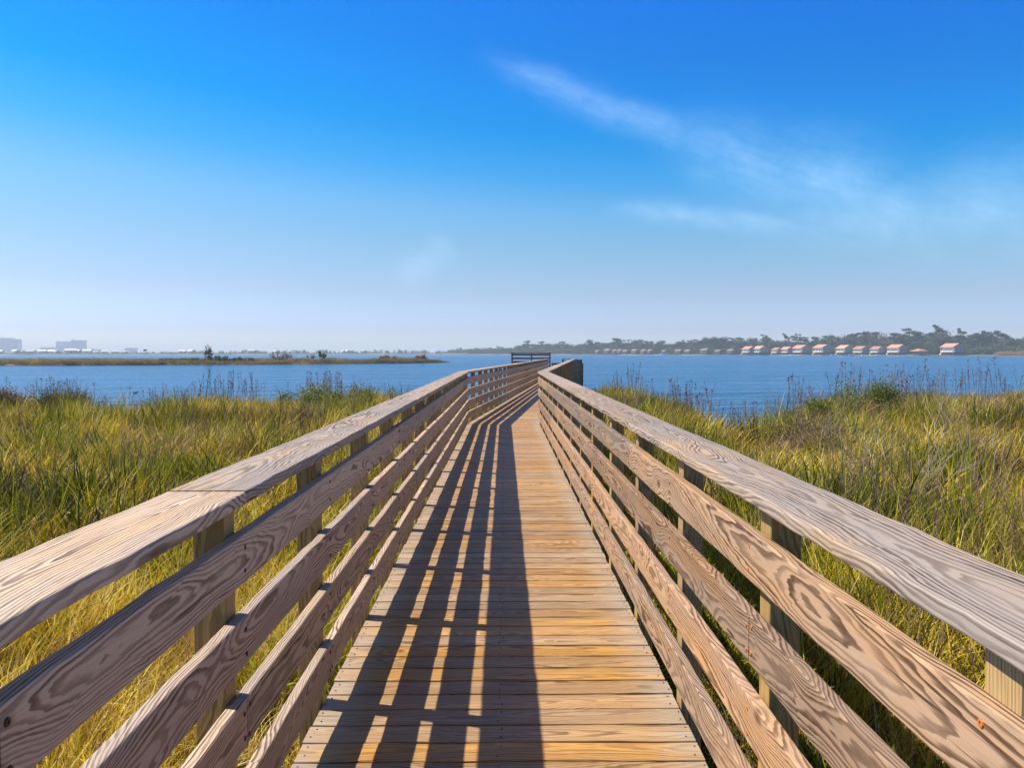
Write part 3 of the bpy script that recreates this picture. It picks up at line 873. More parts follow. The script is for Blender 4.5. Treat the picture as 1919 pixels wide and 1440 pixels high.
# ------------------------------------------------------------------ dried weeds along the water's edge
def weed_mesh(n, h0, h1, spread, seeds=True, mat=M_WEED):
    mb = MB()
    for _ in range(n):
        x0, y0 = random.gauss(0, spread), random.gauss(0, spread)
        h = random.uniform(h0, h1); lx, ly = random.gauss(0.03, 0.10), random.gauss(0, 0.06)
        pts = [(x0 + lx * q * q, y0 + ly * q * q, h * q) for q in (0, 0.3, 0.6, 0.85, 1.0)]
        mb.tube(pts, [0.0062, 0.0055, 0.005, 0.004, 0.003], 3, tint=random.uniform(0, 0.7))
        if seeds:
            for q in range(16):
                f_ = random.uniform(0.6, 1.0)
                c_ = Vector((x0 + lx * f_ * f_, y0 + ly * f_ * f_, h * f_))
                e_ = c_ + Vector((random.gauss(0, 0.035), random.gauss(0, 0.035), random.uniform(0.01, 0.05)))
                mb.tube([tuple(c_), tuple(e_)], [0.003, 0.006 * random.random() + 0.002], 3, tint=random.random())
            if random.random() < 0.35:
                c_ = Vector(pts[-1]); r_ = 0.03
                for q in range(9):
                    d_ = Vector((random.gauss(0, 1), random.gauss(0, 1), random.gauss(0, 1))).normalized()
                    mb.tube([tuple(c_), tuple(c_ + d_ * r_)], [0.008, 0.004], 3, tint=0.1)
    return mb
weed_src = [weed_mesh(random.randint(3, 7), 0.75, 1.45, 0.25) for _ in range(6)]
weed_me = []
for w_ in weed_src:
    weed_me.append(w_.build('dried_weed', M_WEED, link=False).data)
def ground_at(x, y): return max(float(marsh_z(np.array([x]), np.array([y]))[0]), WATER_Z - 0.05)
def add_weed(px, dist, h=1.0):
    x = px2dir(px) * dist; y = dist
    o = bpy.data.objects.new('dried_weed', random.choice(weed_me)); col.objects.link(o)
    o.location = (x, y, ground_at(x, y) - 0.02); o.rotation_euler = (0, 0, random.uniform(0, 6.28)); o.scale = (h, h, h * random.uniform(0.9, 1.15))
    sidelab = 'left' if px < 945 else 'right'
    tag(o, 'dried brown weed stalks at the water edge, %s of the boardwalk' % sidelab, 'weed', 'dried weeds along the %s marsh edge' % sidelab)
weeds = [(10, 30, 1.3), (28, 31, 1.2), (72, 30, 0.9), (94, 29, 1.35), (103, 29, 1.4), (118, 29.5, 1.2), (128, 29, 1.45), (137, 29, 1.3), (150, 29, .9), (173, 28, 0.9), (190, 28, 0.8),
         (205, 28, .8), (222, 28, .75), (241, 28.5, 1.1), (262, 28, .8), (283, 28, 1.05), (302, 29, 1.05), (324, 29, 1.2), (352, 31, 1.1), (368, 34, 1.1), (380, 34, 1.2), (388, 35, 1.35), (404, 35, 1.5), (412, 35, 1.55),
         (434, 35, 1.45), (445, 35, 1.5), (455, 35, 1.6), (462, 35, 1.5), (474, 35, 1.2), (500, 35, 1.0), (548, 33, .9), (571, 35, 1.2), (585, 36, 1.65), (592, 36, 1.6), (600, 36, 1.7), (607, 36, 1.6), (622, 36, 1.4), (640, 36, 1.6), (652, 36, 1.4), (664, 35, 1.4), (690, 34, 1.0), (712, 33, 1.1), (730, 33, 1.25), (745, 33, 1.2), (762, 33, 1.1), (775, 33, 1.0),
         (1158, 40, 1.4), (1169, 40, 1.7), (1177, 40, 1.4), (1191, 39, 1.7), (1216, 38, 1.4), (1266, 33, 1.6), (1271, 33, 1.55), (1285, 31, 1.1), (1305, 28, 1.5), (1311, 27, 1.4), (1318, 26, 1.2), (1340, 23.5, .9), (1355, 23, .9), (1378, 22.5, .95), (1394, 22.5, .9), (1415, 23, .8), (1440, 24, 1.0), (1460, 24.5, 1.1),
         (1498, 25, 1.35), (1503, 25, 1.4), (1520, 27, 1.0), (1582, 33, 1.75), (1588, 33, 1.8), (1593, 33, 1.6), (1610, 34, 1.55), (1640, 34, 1.5), (1655, 34, 1.4), (1672, 34, 1.6), (1683, 34, 1.65), (1700, 34, 1.4), (1706, 34, 1.75), (1716, 34, 1.8), (1724, 34, 1.6), (1737, 34, 1.55), (1753, 34, 1.55), (1765, 34, 1.4), (1784, 35, 1.3), (1805, 35, 1.55), (1820, 35, 1.4), (1846, 35, 1.75), (1850, 35, 1.85), (1872, 36, 1.4), (1884, 36, 1.45), (1900, 36, 1.6)]
for w_ in weeds: add_weed(w_[0] + random.uniform(-2, 2), w_[1] * 0.98, w_[2] * (0.66 if w_[0] < 945 else 0.74) + 0.26)

# ------------------------------------------------------------------ shrubs
def leaf_cloud(mb, lobes, n, size, zsq=1.0, tint0=0.0, tint1=1.0):
    """many small leaf faces through the volume of overlapping lobes (x,y,z,r)"""
    tot = sum(l[3] ** 2 for l in lobes)
    for (lx, ly, lz, lr) in lobes:
        lt = random.uniform(-0.22, 0.22)
        for _ in range(int(n * lr * lr / tot)):
            d = Vector((random.gauss(0, 1), random.gauss(0, 1), random.gauss(0, 1))).normalized()
            rr = lr * (random.random() ** 0.4) * random.uniform(0.6, 1.3)
            c = Vector((lx, ly, lz)) + Vector((d.x * rr, d.y * rr, d.z * rr * zsq))
            a = Vector((random.gauss(0, 1), random.gauss(0, 1), random.gauss(0, 0.6))).normalized()
            b_ = a.cross(Vector((random.gauss(0, 1), random.gauss(0, 1), random.gauss(0, 1)))).normalized()
            s_ = size * random.uniform(0.5, 1.4)
            tt = min(1, max(0, random.uniform(tint0, tint1) + lt))
            mb.add([tuple(c - a * s_ * 0.5), tuple(c + b_ * s_ * 0.28), tuple(c + a * s_ * 0.5), tuple(c - b_ * s_ * 0.28)], [(0, 1, 2, 3)], tint=tt)
def branchy(mb, p, d, L, r, depth, tint, spread=0.5, n=3):
    p = Vector(p); d = Vector(d).normalized()
    mid_ = p + d * L * 0.5 + Vector((random.gauss(0, 1), random.gauss(0, 1), 0)) * L * 0.05
    e = p + d * L + Vector((random.gauss(0, 1), random.gauss(0, 1), 0)) * L * 0.08
    mb.tube([tuple(p), tuple(mid_), tuple(e)], [r, r * 0.82, r * 0.6], 4 if depth > 1 else 3, tint=tint)
    if depth <= 0: return
    for k in range(n):
        f_ = random.uniform(0.45, 1.0) if k else 1.0
        q = p + (e - p) * f_
        nd = d + Vector((random.gauss(0, spread), random.gauss(0, spread), random.gauss(0.1, spread * 0.5)))
        branchy(mb, q, nd, L * random.uniform(0.5, 0.8), r * 0.58, depth - 1, min(1, tint + random.uniform(-0.1, 0.2)), spread, n)

def shrub(px, dist, w, h, n_, size_, lmat, label, tints=(0, 1), twig=M_TWIG, name='shrub', dz=0.0):
    x, y = px2dir(px) * dist, dist
    h *= 1.12; root = empty(name, (x, y, ground_at(x, y) + dz)); tag(root, label, 'shrub')
    tb = MB()
    for _ in range(12):
        branchy(tb, (random.gauss(0, w * 0.15), random.gauss(0, w * 0.15), 0), (random.gauss(0, 0.4), random.gauss(0, 0.4), 1), h * random.uniform(0.45, 0.72), 0.010, 2, 0.3, 0.45)
    tb.build('branch', twig, root)
    lb = MB()
    lobes = [(random.gauss(0, w * 0.22), random.gauss(0, w * 0.22), h * random.uniform(0.2, 0.72), random.uniform(0.24, 0.36) * min(w, h)) for _ in range(18)]
    leaf_cloud(lb, lobes, int(n_ * 1.5), size_ * 1.25, 1.0, *tints)
    lb.build('foliage', lmat, root)
    return root
shrub(622, 31, 2.9, 1.35, 9000, 0.055, M_BUSH, 'bright yellow green leafy shrub rising above the grass left of the boardwalk')
shrub(648, 28, 2.1, 1.05, 6000, 0.05, M_BUSH, 'low bright green leafy shrub just in front of the taller one, left of the boardwalk', (0.3, 1))
shrub(578, 24, 1.5, 1.0, 6500, 0.030, M_BROWNB, 'hazy taupe brown twiggy shrub in the grass left of the boardwalk')
shrub(105, 28.5, 1.6, 1.15, 5000, 0.05, M_OLIVE, 'dark olive shrub at the left water edge, topped by dried stalks')
shrub(135, 28.5, 1.3, 1.15, 4200, 0.05, M_OLIVE, 'small olive shrub at the water edge, right neighbour of the dark olive one')
shrub(12, 29, 1.6, 1.2, 4500, 0.05, M_BROWNB, 'reddish brown shrub at the left edge of the view, by the water', (0, 0.6))
shrub(275, 15, 1.1, 0.82, 5500, 0.025, M_OLIVE, 'soft grey green feathery shrub in the middle of the left marsh')
shrub(1536, 24, 1.0, 1.25, 4200, 0.045, M_BUSH, 'upright yellow green shrub on the right marsh, beside the open water', (0, 0.8))
shrub(1600, 26, 2.4, 1.1, 4500, 0.05, M_OLIVE, 'broad olive green shrub on the right marsh, among the dried stalks')
shrub(1650, 28, 1.7, 1.5, 5500, 0.05, M_BUSH, 'tall yellow green shrub on the right marsh in front of the water', (0, 0.7))
shrub(1520, 17, 2.2, 1.35, 3000, 0.03, M_BROWNB, 'brown leafless twiggy shrub on the right marsh, below the upright green shrub')
shrub(1180, 30, 2.6, 0.95, 6500, 0.05, M_OLIVE, 'olive shrub close behind the right handrail, near the bend')
def bare(px, dist, h, label, depth=3, spread=0.42, n=3, tint=0.6, r=0.011, dz=0.0):
    x, y = px2dir(px) * dist, dist
    mb = MB()
    for _ in range(2):
        branchy(mb, (random.gauss(0, 0.04), random.gauss(0, 0.04), 0), (random.gauss(0, 0.15), random.gauss(0, 0.1), 1), h * 0.60, r, depth, tint, spread, n)
    o = mb.build('bare_shrub', M_TWIG); o.location = (x, y, ground_at(x, y) + dz); tag(o, label, 'shrub')
bare(1612, 11.5, 1.35, 'pale grey leafless branching shrub in the middle of the right marsh', 3)
bare(1583, 9.5, 1.15, 'dark stemmed leafless shrub just left of the pale grey one on the right marsh', 3, 0.35, 3, 0.25)
bare(1690, 9.5, 1.3, 'thin leafless shrub right of the pale grey one, with upright twigs', 3, 0.38, 3, 0.45)
bare(1745, 11, 1.6, 'tall thin leafless shrub with curving pale twigs on the right marsh', 3, 0.3, 2, 0.7)
bare(1858, 10.5, 1.5, 'grey upright dead stem with few branches near the right edge of the view', 2, 0.25, 2, 0.5)
bare(1770, 6.0, 0.95, 'small pale dead shrub low in the grass behind the right handrail', 2, 0.5, 3, 0.7, 0.007)
bare(1880, 12.5, 1.3, 'pair of pale dead stems at the right edge of the marsh', 2, 0.3, 2, 0.8)
bare(405, 16, 1.1, 'pale dry dead stalk leaning in the left marsh grass', 2, 0.25, 2, 0.9, 0.008)

# ------------------------------------------------------------------ the far spit across the water on the left
M_SPIT, t, b, _ = newmat('spit_sand')
gp = t.node('ShaderNodeNewGeometry').outputs['Position']
t.link(t.ramp(t.noise(gp, 0.4, 5.0), [(0.3, (0.10, 0.075, 0.035)), (0.7, (0.24, 0.17, 0.09))]), b.inputs['Base Color'])
b.inputs['Roughness'].default_value = 0.9
spf = [(-170, 140), (-106, 168), (-80, 176), (-55, 184), (-40, 194), (-28, 206), (-20, 218), (-14.5, 230)]      # near shore
def spit_front(x): return np.interp(x, [p[0] for p in spf], [p[1] for p in spf])
def spit_z(X, Y):
    f_ = spit_front(X) + (vnoise(X * 0.15, Y * 0, 4) - 0.5) * 3
    wdt = np.interp(X, [-170, -60, -25, -14.5], [60, 40, 14, 1.5])
    e1 = np.clip((Y - f_) / 2.5, 0, 1); e2 = np.clip((f_ + wdt - Y) / 3.0, 0, 1)
    return -2.2 + 1.25 * np.minimum(e1, e2) * np.where(X < -14, 1, 0) + 0.1 * vnoise(X * 0.3, Y * 0.3, 6)
o = grid_obj('spit', np.linspace(-260, -13, 190), np.linspace(120, 262, 110), spit_z, M_SPIT)
tag(o, 'low sandy spit across the water', None, kind='structure')
n_ = 9000
X = RNG.uniform(-200, -14, n_); k_ = RNG.random(n_)
wdt = np.interp(X, [-170, -60, -25, -14.5], [60, 40, 14, 1.5]); Y = spit_front(X) + 0.6 + k_ ** 1.3 * np.maximum(wdt - 1.5, 0.5)
hgt = np.interp(X, [-170, -25, -14.5], [1.0, 1.0, 0.6]) * (0.75 + 0.5 * vnoise(X * 0.2, Y * 0.2, 7))
pk = np.where(RNG.random(n_) < 0.90, 7 + RNG.integers(0, 2, n_), np.where(RNG.random(n_) < 0.5, 4 + RNG.integers(0, 3, n_), RNG.integers(0, 4, n_)))
SC = np.stack([hgt * 3.0, hgt * 3.0, hgt * 1.5], 1)
scatter('spit_grass', np.stack([X, Y, spit_z(X, Y) - 0.05], 1), np.stack([X * 0, X * 0, RNG.uniform(0, 6.28, n_)], 1), SC, pk, np.clip(RNG.normal(0.15, 0.15, n_), 0, 1), 'tan and olive grass covering the low spit across the water', 'grass')

def far_bush(px, dist, w, h, n, size, mat, label, name='shrub', cat='shrub', z0=-1.1, squash=1.0):
    x, y = px2dir(px) * dist, dist
    mb = MB(); nl = max(5, int(w / h * 5))
    lobes = [(random.uniform(-0.42, 0.42) * w, random.gauss(0, 0.12) * w, h * random.uniform(0.25, 0.72), h * random.uniform(0.22, 0.36)) for _ in range(nl)]
    leaf_cloud(mb, lobes, n, size, 0.9)
    o = mb.build(name, mat); o.location = (x, y, z0); tag(o, label, cat)
    return o
def far_tree(px, dist, h, cw, label, mat=M_OAK, name='tree', n=900, size=0.4, z0=-1.1, bare_=False):
    x, y = px2dir(px) * dist, dist
    root = empty(name, (x, y, z0)); tag(root, label, 'tree')
    tb = MB(); branchy(tb, (0, 0, 0), (0.1, 0, 1), h * 0.55, h * 0.035, 3, 0.2, 0.4); tb.build('trunk', M_GREYT, root)
    if not bare_:
        mb = MB(); lobes = [(random.gauss(0, cw * 0.25), random.gauss(0, cw * 0.2), h * random.uniform(0.45, 0.85), cw * random.uniform(0.10, 0.18)) for _ in range(7)]
        leaf_cloud(mb, lobes, int(n * 0.55), size * 0.9); mb.build('crown', mat, root)
    return root
far_bush(340, 186, 10, 1.5, 1800, 0.35, M_OAK, 'low dark green bush on the spit, left of the dead tree')
far_bush(365, 187, 6, 1.4, 1200, 0.35, M_OAK, 'small dark bush on the spit between the low bush and the dead tree')
far_bush(408, 188, 5.5, 2.2, 1400, 0.35, M_OAK, 'dark rounded bush at the foot of the dead tree on the spit')
far_bush(425, 188, 6, 1.5, 1200, 0.35, M_OAK, 'low dark bush right of the dead tree on the spit')
far_bush(460, 190, 6, 1.7, 1400, 0.35, M_OAK, 'dark green rounded bush on the middle of the spit')
far_bush(445, 190, 4, 1.3, 800, 0.35, M_OAK, 'small dark green bush on the spit beside the rounded one')
far_tree(386, 186, 3.9, 2.0, 'bare dead tree with a forked top on the spit', bare_=True)
far_tree(394, 188, 3.9, 2.4, 'small dark tree standing beside the bare dead tree on the spit')
far_tree(520, 195, 2.8, 3.4, 'leafless twiggy tree on the spit, left one of a pair', mat=M_GREYT, n=700, size=0.3)
far_tree(538, 196, 2.7, 3.6, 'leafless twiggy tree on the spit, right one of a pair', mat=M_GREYT, n=700, size=0.3)
far_bush(520, 194, 5, 1.6, 900, 0.3, M_GREYT, 'grey brown thicket on the spit under the leafless trees')
far_bush(562, 197, 4, 1.3, 700, 0.3, M_OAK, 'little dark bush on the spit right of the leafless trees')
far_tree(603, 200, 3.0, 2.8, 'small dark green windswept tree on the spit', n=1300)
far_tree(584, 200, 2.2, 2.6, 'low leafless tree just left of the windswept tree on the spit', mat=M_GREYT, n=500, size=0.3)
M_REDB = leafmat('red_brown_leaves', [(0.0, (0.14, 0.06, 0.03)), (0.5, (0.27, 0.13, 0.06)), (1.0, (0.40, 0.22, 0.10))], hue_attr=False, trans=0.1)
far_bush(728, 212, 5.0, 1.9, 1500, 0.3, M_REDB, 'ochre brown bush near the tip of the spit', z0=-1.0)
far_bush(792, 220, 4.5, 2.0, 1500, 0.3, M_REDB, 'reddish brown bush at the very tip of the spit', z0=-1.0)

# ------------------------------------------------------------------ far shore
# waterline as (bearing tangent, distance)
SHF = [(-1.6, 900), (px2dir(0), 860), (px2dir(300), 980), (px2dir(600), 1150), (px2dir(860), 1180), (px2dir(1000), 1060), (px2dir(1200), 900), (px2dir(1400), 800),
       (px2dir(1700), 700), (px2dir(1919), 640), (1.6, 600)]
def fshore(tx): return np.interp(tx, [p[0] for p in SHF], [p[1] for p in SHF])
M_BEACH, t, b, _ = newmat('far_shore_sand')
gp = t.node('ShaderNodeNewGeometry').outputs['Position']
gx_, gy_, gz_ = t.sep(gp)
sand = t.ramp(t.noise(gp, 0.03, 4.0), [(0.42, (0.10, 0.10, 0.055)), (0.60, (0.38, 0.32, 0.22))])
t.link(t.mix(t.maprange(gz_, -0.75, -0.55), sand, (0.05, 0.06, 0.03)), b.inputs['Base Color'])
b.inputs['Roughness'].default_value = 0.9
vsx, fsx = [], []
txs = np.linspace(-1.5, 1.5, 160)
for i, tx in enumerate(txs):
    d = float(fshore(tx)) + (vnoise(np.array([tx * 60]), np.array([0.0]), 2)[0] - 0.5) * 14
    for (dd, z) in ((-3, -2.2), (2, -1.15), (14, -0.6), (60, 0.3), (5200, 0.6), (5200, -2.2)):
        y = d + dd
        vsx.append((tx * y if dd < 5000 else tx * 5600, y if dd < 5000 else 6400.0, z))
for i in range(len(txs) - 1):
    for k in range(5):
        a = i * 6 + k; fsx.append((a, a + 6, a + 7, a + 1))
me = bpy.data.meshes.new('far_shore'); me.from_pydata(vsx, [], fsx); me.materials.append(M_BEACH); me.update()
o = bpy.data.objects.new('far_shore', me); col.objects.link(o); tag(o, 'low far shore across the bay', None, kind='structure')

# trees of the far shore: a few crowns, many copies
def pine_tree_meshes(kind):
    tb, cb = MB(), MB()
    if kind in (0, 1):      # spreading pines: bare trunk, flat layered crown
        h = 1.0
        tb.tube([(0, 0, 0), (0.01, 0, 0.5), (0.03 * (kind - 0.5), 0.01, 0.97)], [0.018, 0.013, 0.004], 5)
        for _ in range(9):
            z = random.uniform(0.55, 0.92); a = random.uniform(0, 6.28)
            tb.tube([(0.01, 0, z - 0.06), (0.14 * math.cos(a), 0.14 * math.sin(a), z)], [0.006, 0.002], 3)
        lobes = []
        for _ in range(9 if kind == 0 else 13):
            z = random.uniform(0.52 if kind else 0.68, 0.95); a = random.uniform(0, 6.28); rr = random.uniform(0, 0.19 if kind == 0 else 0.17) * (1.3 - abs(z - 0.7))
            lobes.append((rr * math.cos(a), rr * math.sin(a), z, random.uniform(0.05, 0.095)))
        leaf_cloud(cb, lobes, 1000 if kind == 0 else 1400, 0.04, 0.6)
    elif kind == 2:         # dense full crown
        tb.tube([(0, 0, 0), (0, 0, 0.7)], [0.02, 0.008], 5)
        lobes = [(random.gauss(0, 0.12), random.gauss(0, 0.12), random.uniform(0.3, 0.88), random.uniform(0.09, 0.16)) for _ in range(14)]
        leaf_cloud(cb, lobes, 1500, 0.045, 0.9)
    elif kind == 3:         # leafless grey
        branchy(tb, (0, 0, 0), (0, 0, 1), 0.42, 0.016, 3, 0.4, 0.4)
        lobes = [(random.gauss(0, 0.14), random.gauss(0, 0.14), random.uniform(0.35, 0.85), random.uniform(0.10, 0.16)) for _ in range(10)]
        leaf_cloud(cb, lobes, 700, 0.03, 0.9)
    mats = {0: M_PINE, 1: M_PINE, 2: M_OAK, 3: M_GREYT}
    t_o = tb.build('trunk', M_BARK, link=False); c_o = cb.build('crown', mats[kind], link=False)
    return t_o.data, c_o.data
TREES = {k: [pine_tree_meshes(k) for _ in range(3)] for k in range(4)}
KN = {0: ('pine_tree', 'pine tree'), 1: ('pine_tree', 'pine tree'), 2: ('broadleaf_tree', 'tree'), 3: ('leafless_tree', 'tree')}
KL = {0: 'flat topped pine with a bare trunk in the wood along the far shore', 1: 'layered dark green pine in the wood along the far shore',
      2: 'dense rounded evergreen tree in the wood along the far shore', 3: 'grey leafless tree among the evergreens along the far shore'}
GRPN = {0: 'flat topped pines on the far shore', 1: 'layered pines on the far shore', 2: 'rounded evergreens on the far shore', 3: 'leafless trees on the far shore'}
def shore_tree(px, off, h, kind, label=None, w=1.0):
    tx = px2dir(px); d = float(fshore(tx)) + off
    root = empty(KN[kind][0], (tx * d, d, -0.4), random.uniform(0, 6.28))
    if label: tag(root, label, KN[kind][1])
    else: tag(root, KL[kind], KN[kind][1], GRPN[kind])
    root.scale = (h * w * random.uniform(0.9, 1.2), h * w * random.uniform(0.9, 1.2), h)
    tm, cm = random.choice(TREES[kind])
    for nm, me_ in (('trunk', tm), ('crown', cm)):
        o = bpy.data.objects.new(nm, me_); col.objects.link(o); o.parent = root
    return root
# top of the treeline in the photograph, px -> height in px above the waterline
TL = [(0, 5), (300, 6), (480, 9), (560, 9), (700, 9), (840, 9), (900, 12), (965, 15), (985, 24), (1030, 22), (1045, 25), (1075, 20), (1100, 25), (1150, 27), (1190, 26), (1260, 24), (1300, 28), (1340, 32), (1400, 31), (1440, 29), (1490, 29), (1540, 31),
      (1580, 38), (1610, 42), (1650, 44), (1690, 42), (1720, 44), (1770, 43), (1800, 38), (1830, 40), (1870, 39), (1919, 36), (2100, 36)]
def tl(px): return 1.16 * float(np.interp(px, [p[0] for p in TL], [p[1] for p in TL]))
nt = 0
px = 845.0
while px < 1990:
    d = float(fshore(px2dir(px))); hm = tl(px) * d / 1500.0
    off = random.uniform(45, 75) if px > 1380 else random.uniform(40, 70)
    k = random.choices([0, 1, 2, 3], [1, 3.5, 3.5, 1.3])[0]
    hh = hm * random.uniform(0.62, 1.02) * (d + off) / d
    shore_tree(px, off, hh, k, w=1.45); nt += 1
    px += random.uniform(4.8, 8.0)
px = 860.0
while px < 1990:      # lower front row filling the foot of the wood
    d = float(fshore(px2dir(px))); hm = tl(px) * d / 1500.0
    shore_tree(px, random.uniform(24, 40), hm * random.uniform(0.28, 0.6), random.choice([2, 2, 3, 1]), w=2.0); nt += 1
    px += random.uniform(8, 14)
for (px, top, lab) in ((1763, 610.5, 'tallest lone pine with a small tufted top rising clear above the wood'), (1436, 630, 'pine with flat tuft clear of the treeline, leftmost of three behind the houses'),
                       (1474, 628, 'pine with flat tuft clear of the treeline, middle of three behind the houses'), (1493, 629, 'pine with flat tuft clear of the treeline, rightmost of three behind the houses'),
                       (1803, 617.5, 'tall grey green pine just right of the last red roofed house'), (1845, 622.5, 'thin topped pine near the right end of the wood'), (1880, 622, 'broad crowned green pine near the right edge of the view'),
                       (1707, 618, 'broad dark pine standing behind the timber gazebo')):
    d = float(fshore(px2dir(px))); h = (669.5 - top) * (d + 60) / 1500.0
    shore_tree(px, 60, h, 0, lab, w=0.9 if px not in (1880, 1707) else 1.5); nt += 1
print('trees', nt)
# the wood behind them reads as one mass
P, SC, PK, HU, RT_ = [], [], [], [], []
tcol = bpy.data.collections.new('wood_sources')
for i, k in enumerate((1, 2, 2, 3)):
    for j in range(1):
        o = bpy.data.objects.new('t%02d' % i, TREES[k][i % 3][1]); tcol.objects.link(o)
for _ in range(1500):
    px = random.uniform(-60, 2000)
    if px < 840 and random.random() < 0.35: continue
    tx = px2dir(px); off = random.uniform(70, 230) if px > 840 else random.uniform(40, 500)
    d = float(fshore(tx)); hm = tl(px) * (d + off) / 1500.0
    hh = hm * random.uniform(0.45, 0.80) * (1.0 if px > 840 else random.uniform(0.5, 1.1))
    P.append((tx * (d + off), d + off, -0.4 - hh * 0.12)); SC.append((hh * 1.7, hh * 1.7, hh * 1.1)); PK.append(random.choice([0, 1, 1, 2, 2, 3]) if px > 840 else random.choice([1, 2])); HU.append(0.5); RT_.append((0, 0, random.uniform(0, 6.28)))
for _ in range(900):
    px = random.uniform(880, 2000); tx = px2dir(px); off = random.uniform(19, 60)
    d = float(fshore(tx)); hh = random.uniform(4.5, 8.5)
    P.append((tx * (d + off), d + off, -0.4 - hh * 0.42)); SC.append((hh * 2.2, hh * 2.2, hh * 1.3)); PK.append(random.choice([1, 1, 2, 3])); HU.append(0.5); RT_.append((0, 0, random.uniform(0, 6.28)))
scatter('far_wood', P, RT_, SC, PK, HU, 'hazy evergreen wood covering the far shore', 'wood', tcol)
# tan reeds at the right end of the far shore
n_ = 500
txr = RNG.uniform(px2dir(1877), px2dir(2010), n_); dr = fshore(txr) + RNG.uniform(2, 16, n_)
scatter('shore_reeds', np.stack([txr * dr, dr, np.full(n_, -1.0)], 1), np.stack([txr * 0, txr * 0, RNG.uniform(0, 6, n_)], 1), np.stack([np.full(n_, 9.0), np.full(n_, 9.0), RNG.uniform(5, 7.0, n_)], 1), 7 + RNG.integers(0, 2, n_), np.full(n_, 0.5), 'tan reed bed at the right end of the far shore', 'reeds')

# ------------------------------------------------------------------ houses
def flat(name, c, rough=0.7, noise=0.0, scale=1.0):
    m, t, b, _ = newmat(name)
    if noise:
        gp = t.node('ShaderNodeNewGeometry').outputs['Position']
        n1 = t.noise(gp, scale, 4.0)
        t.link(t.ramp(n1, [(0.3, tuple(x * (1 - noise) for x in c)), (0.7, tuple(min(1, x * (1 + noise)) for x in c))]), b.inputs['Base Color'])
    else: b.inputs['Base Color'].default_value = c + (1,)
    b.inputs['Roughness'].default_value = rough
    return m
M_ROOF = flat('terracotta_roof', (0.56, 0.27, 0.165), 0.8, 0.15, 0.6)
M_ROOFO = flat('brown_shingle_roof', (0.50, 0.27, 0.14), 0.8, 0.15, 0.6)
M_ROOFG = flat('grey_roof', (0.20, 0.17, 0.16), 0.8, 0.1, 0.6)
M_WHITE = flat('white_siding', (0.78, 0.77, 0.74), 0.6)
M_SLATE = flat('blue_grey_shade_siding', (0.22, 0.26, 0.31), 0.7)  # side and gable walls, their shade put into the blue grey
M_SLATE2 = flat('pale_green_grey_siding', (0.30, 0.37, 0.36), 0.7)
M_WIN = flat('dark_window_glass', (0.02, 0.03, 0.04), 0.15)
M_TIMBER = flat('house_timber', (0.16, 0.11, 0.08), 0.8)
M_CREAM = flat('cream_balcony_paint', (0.72, 0.66, 0.55), 0.6)

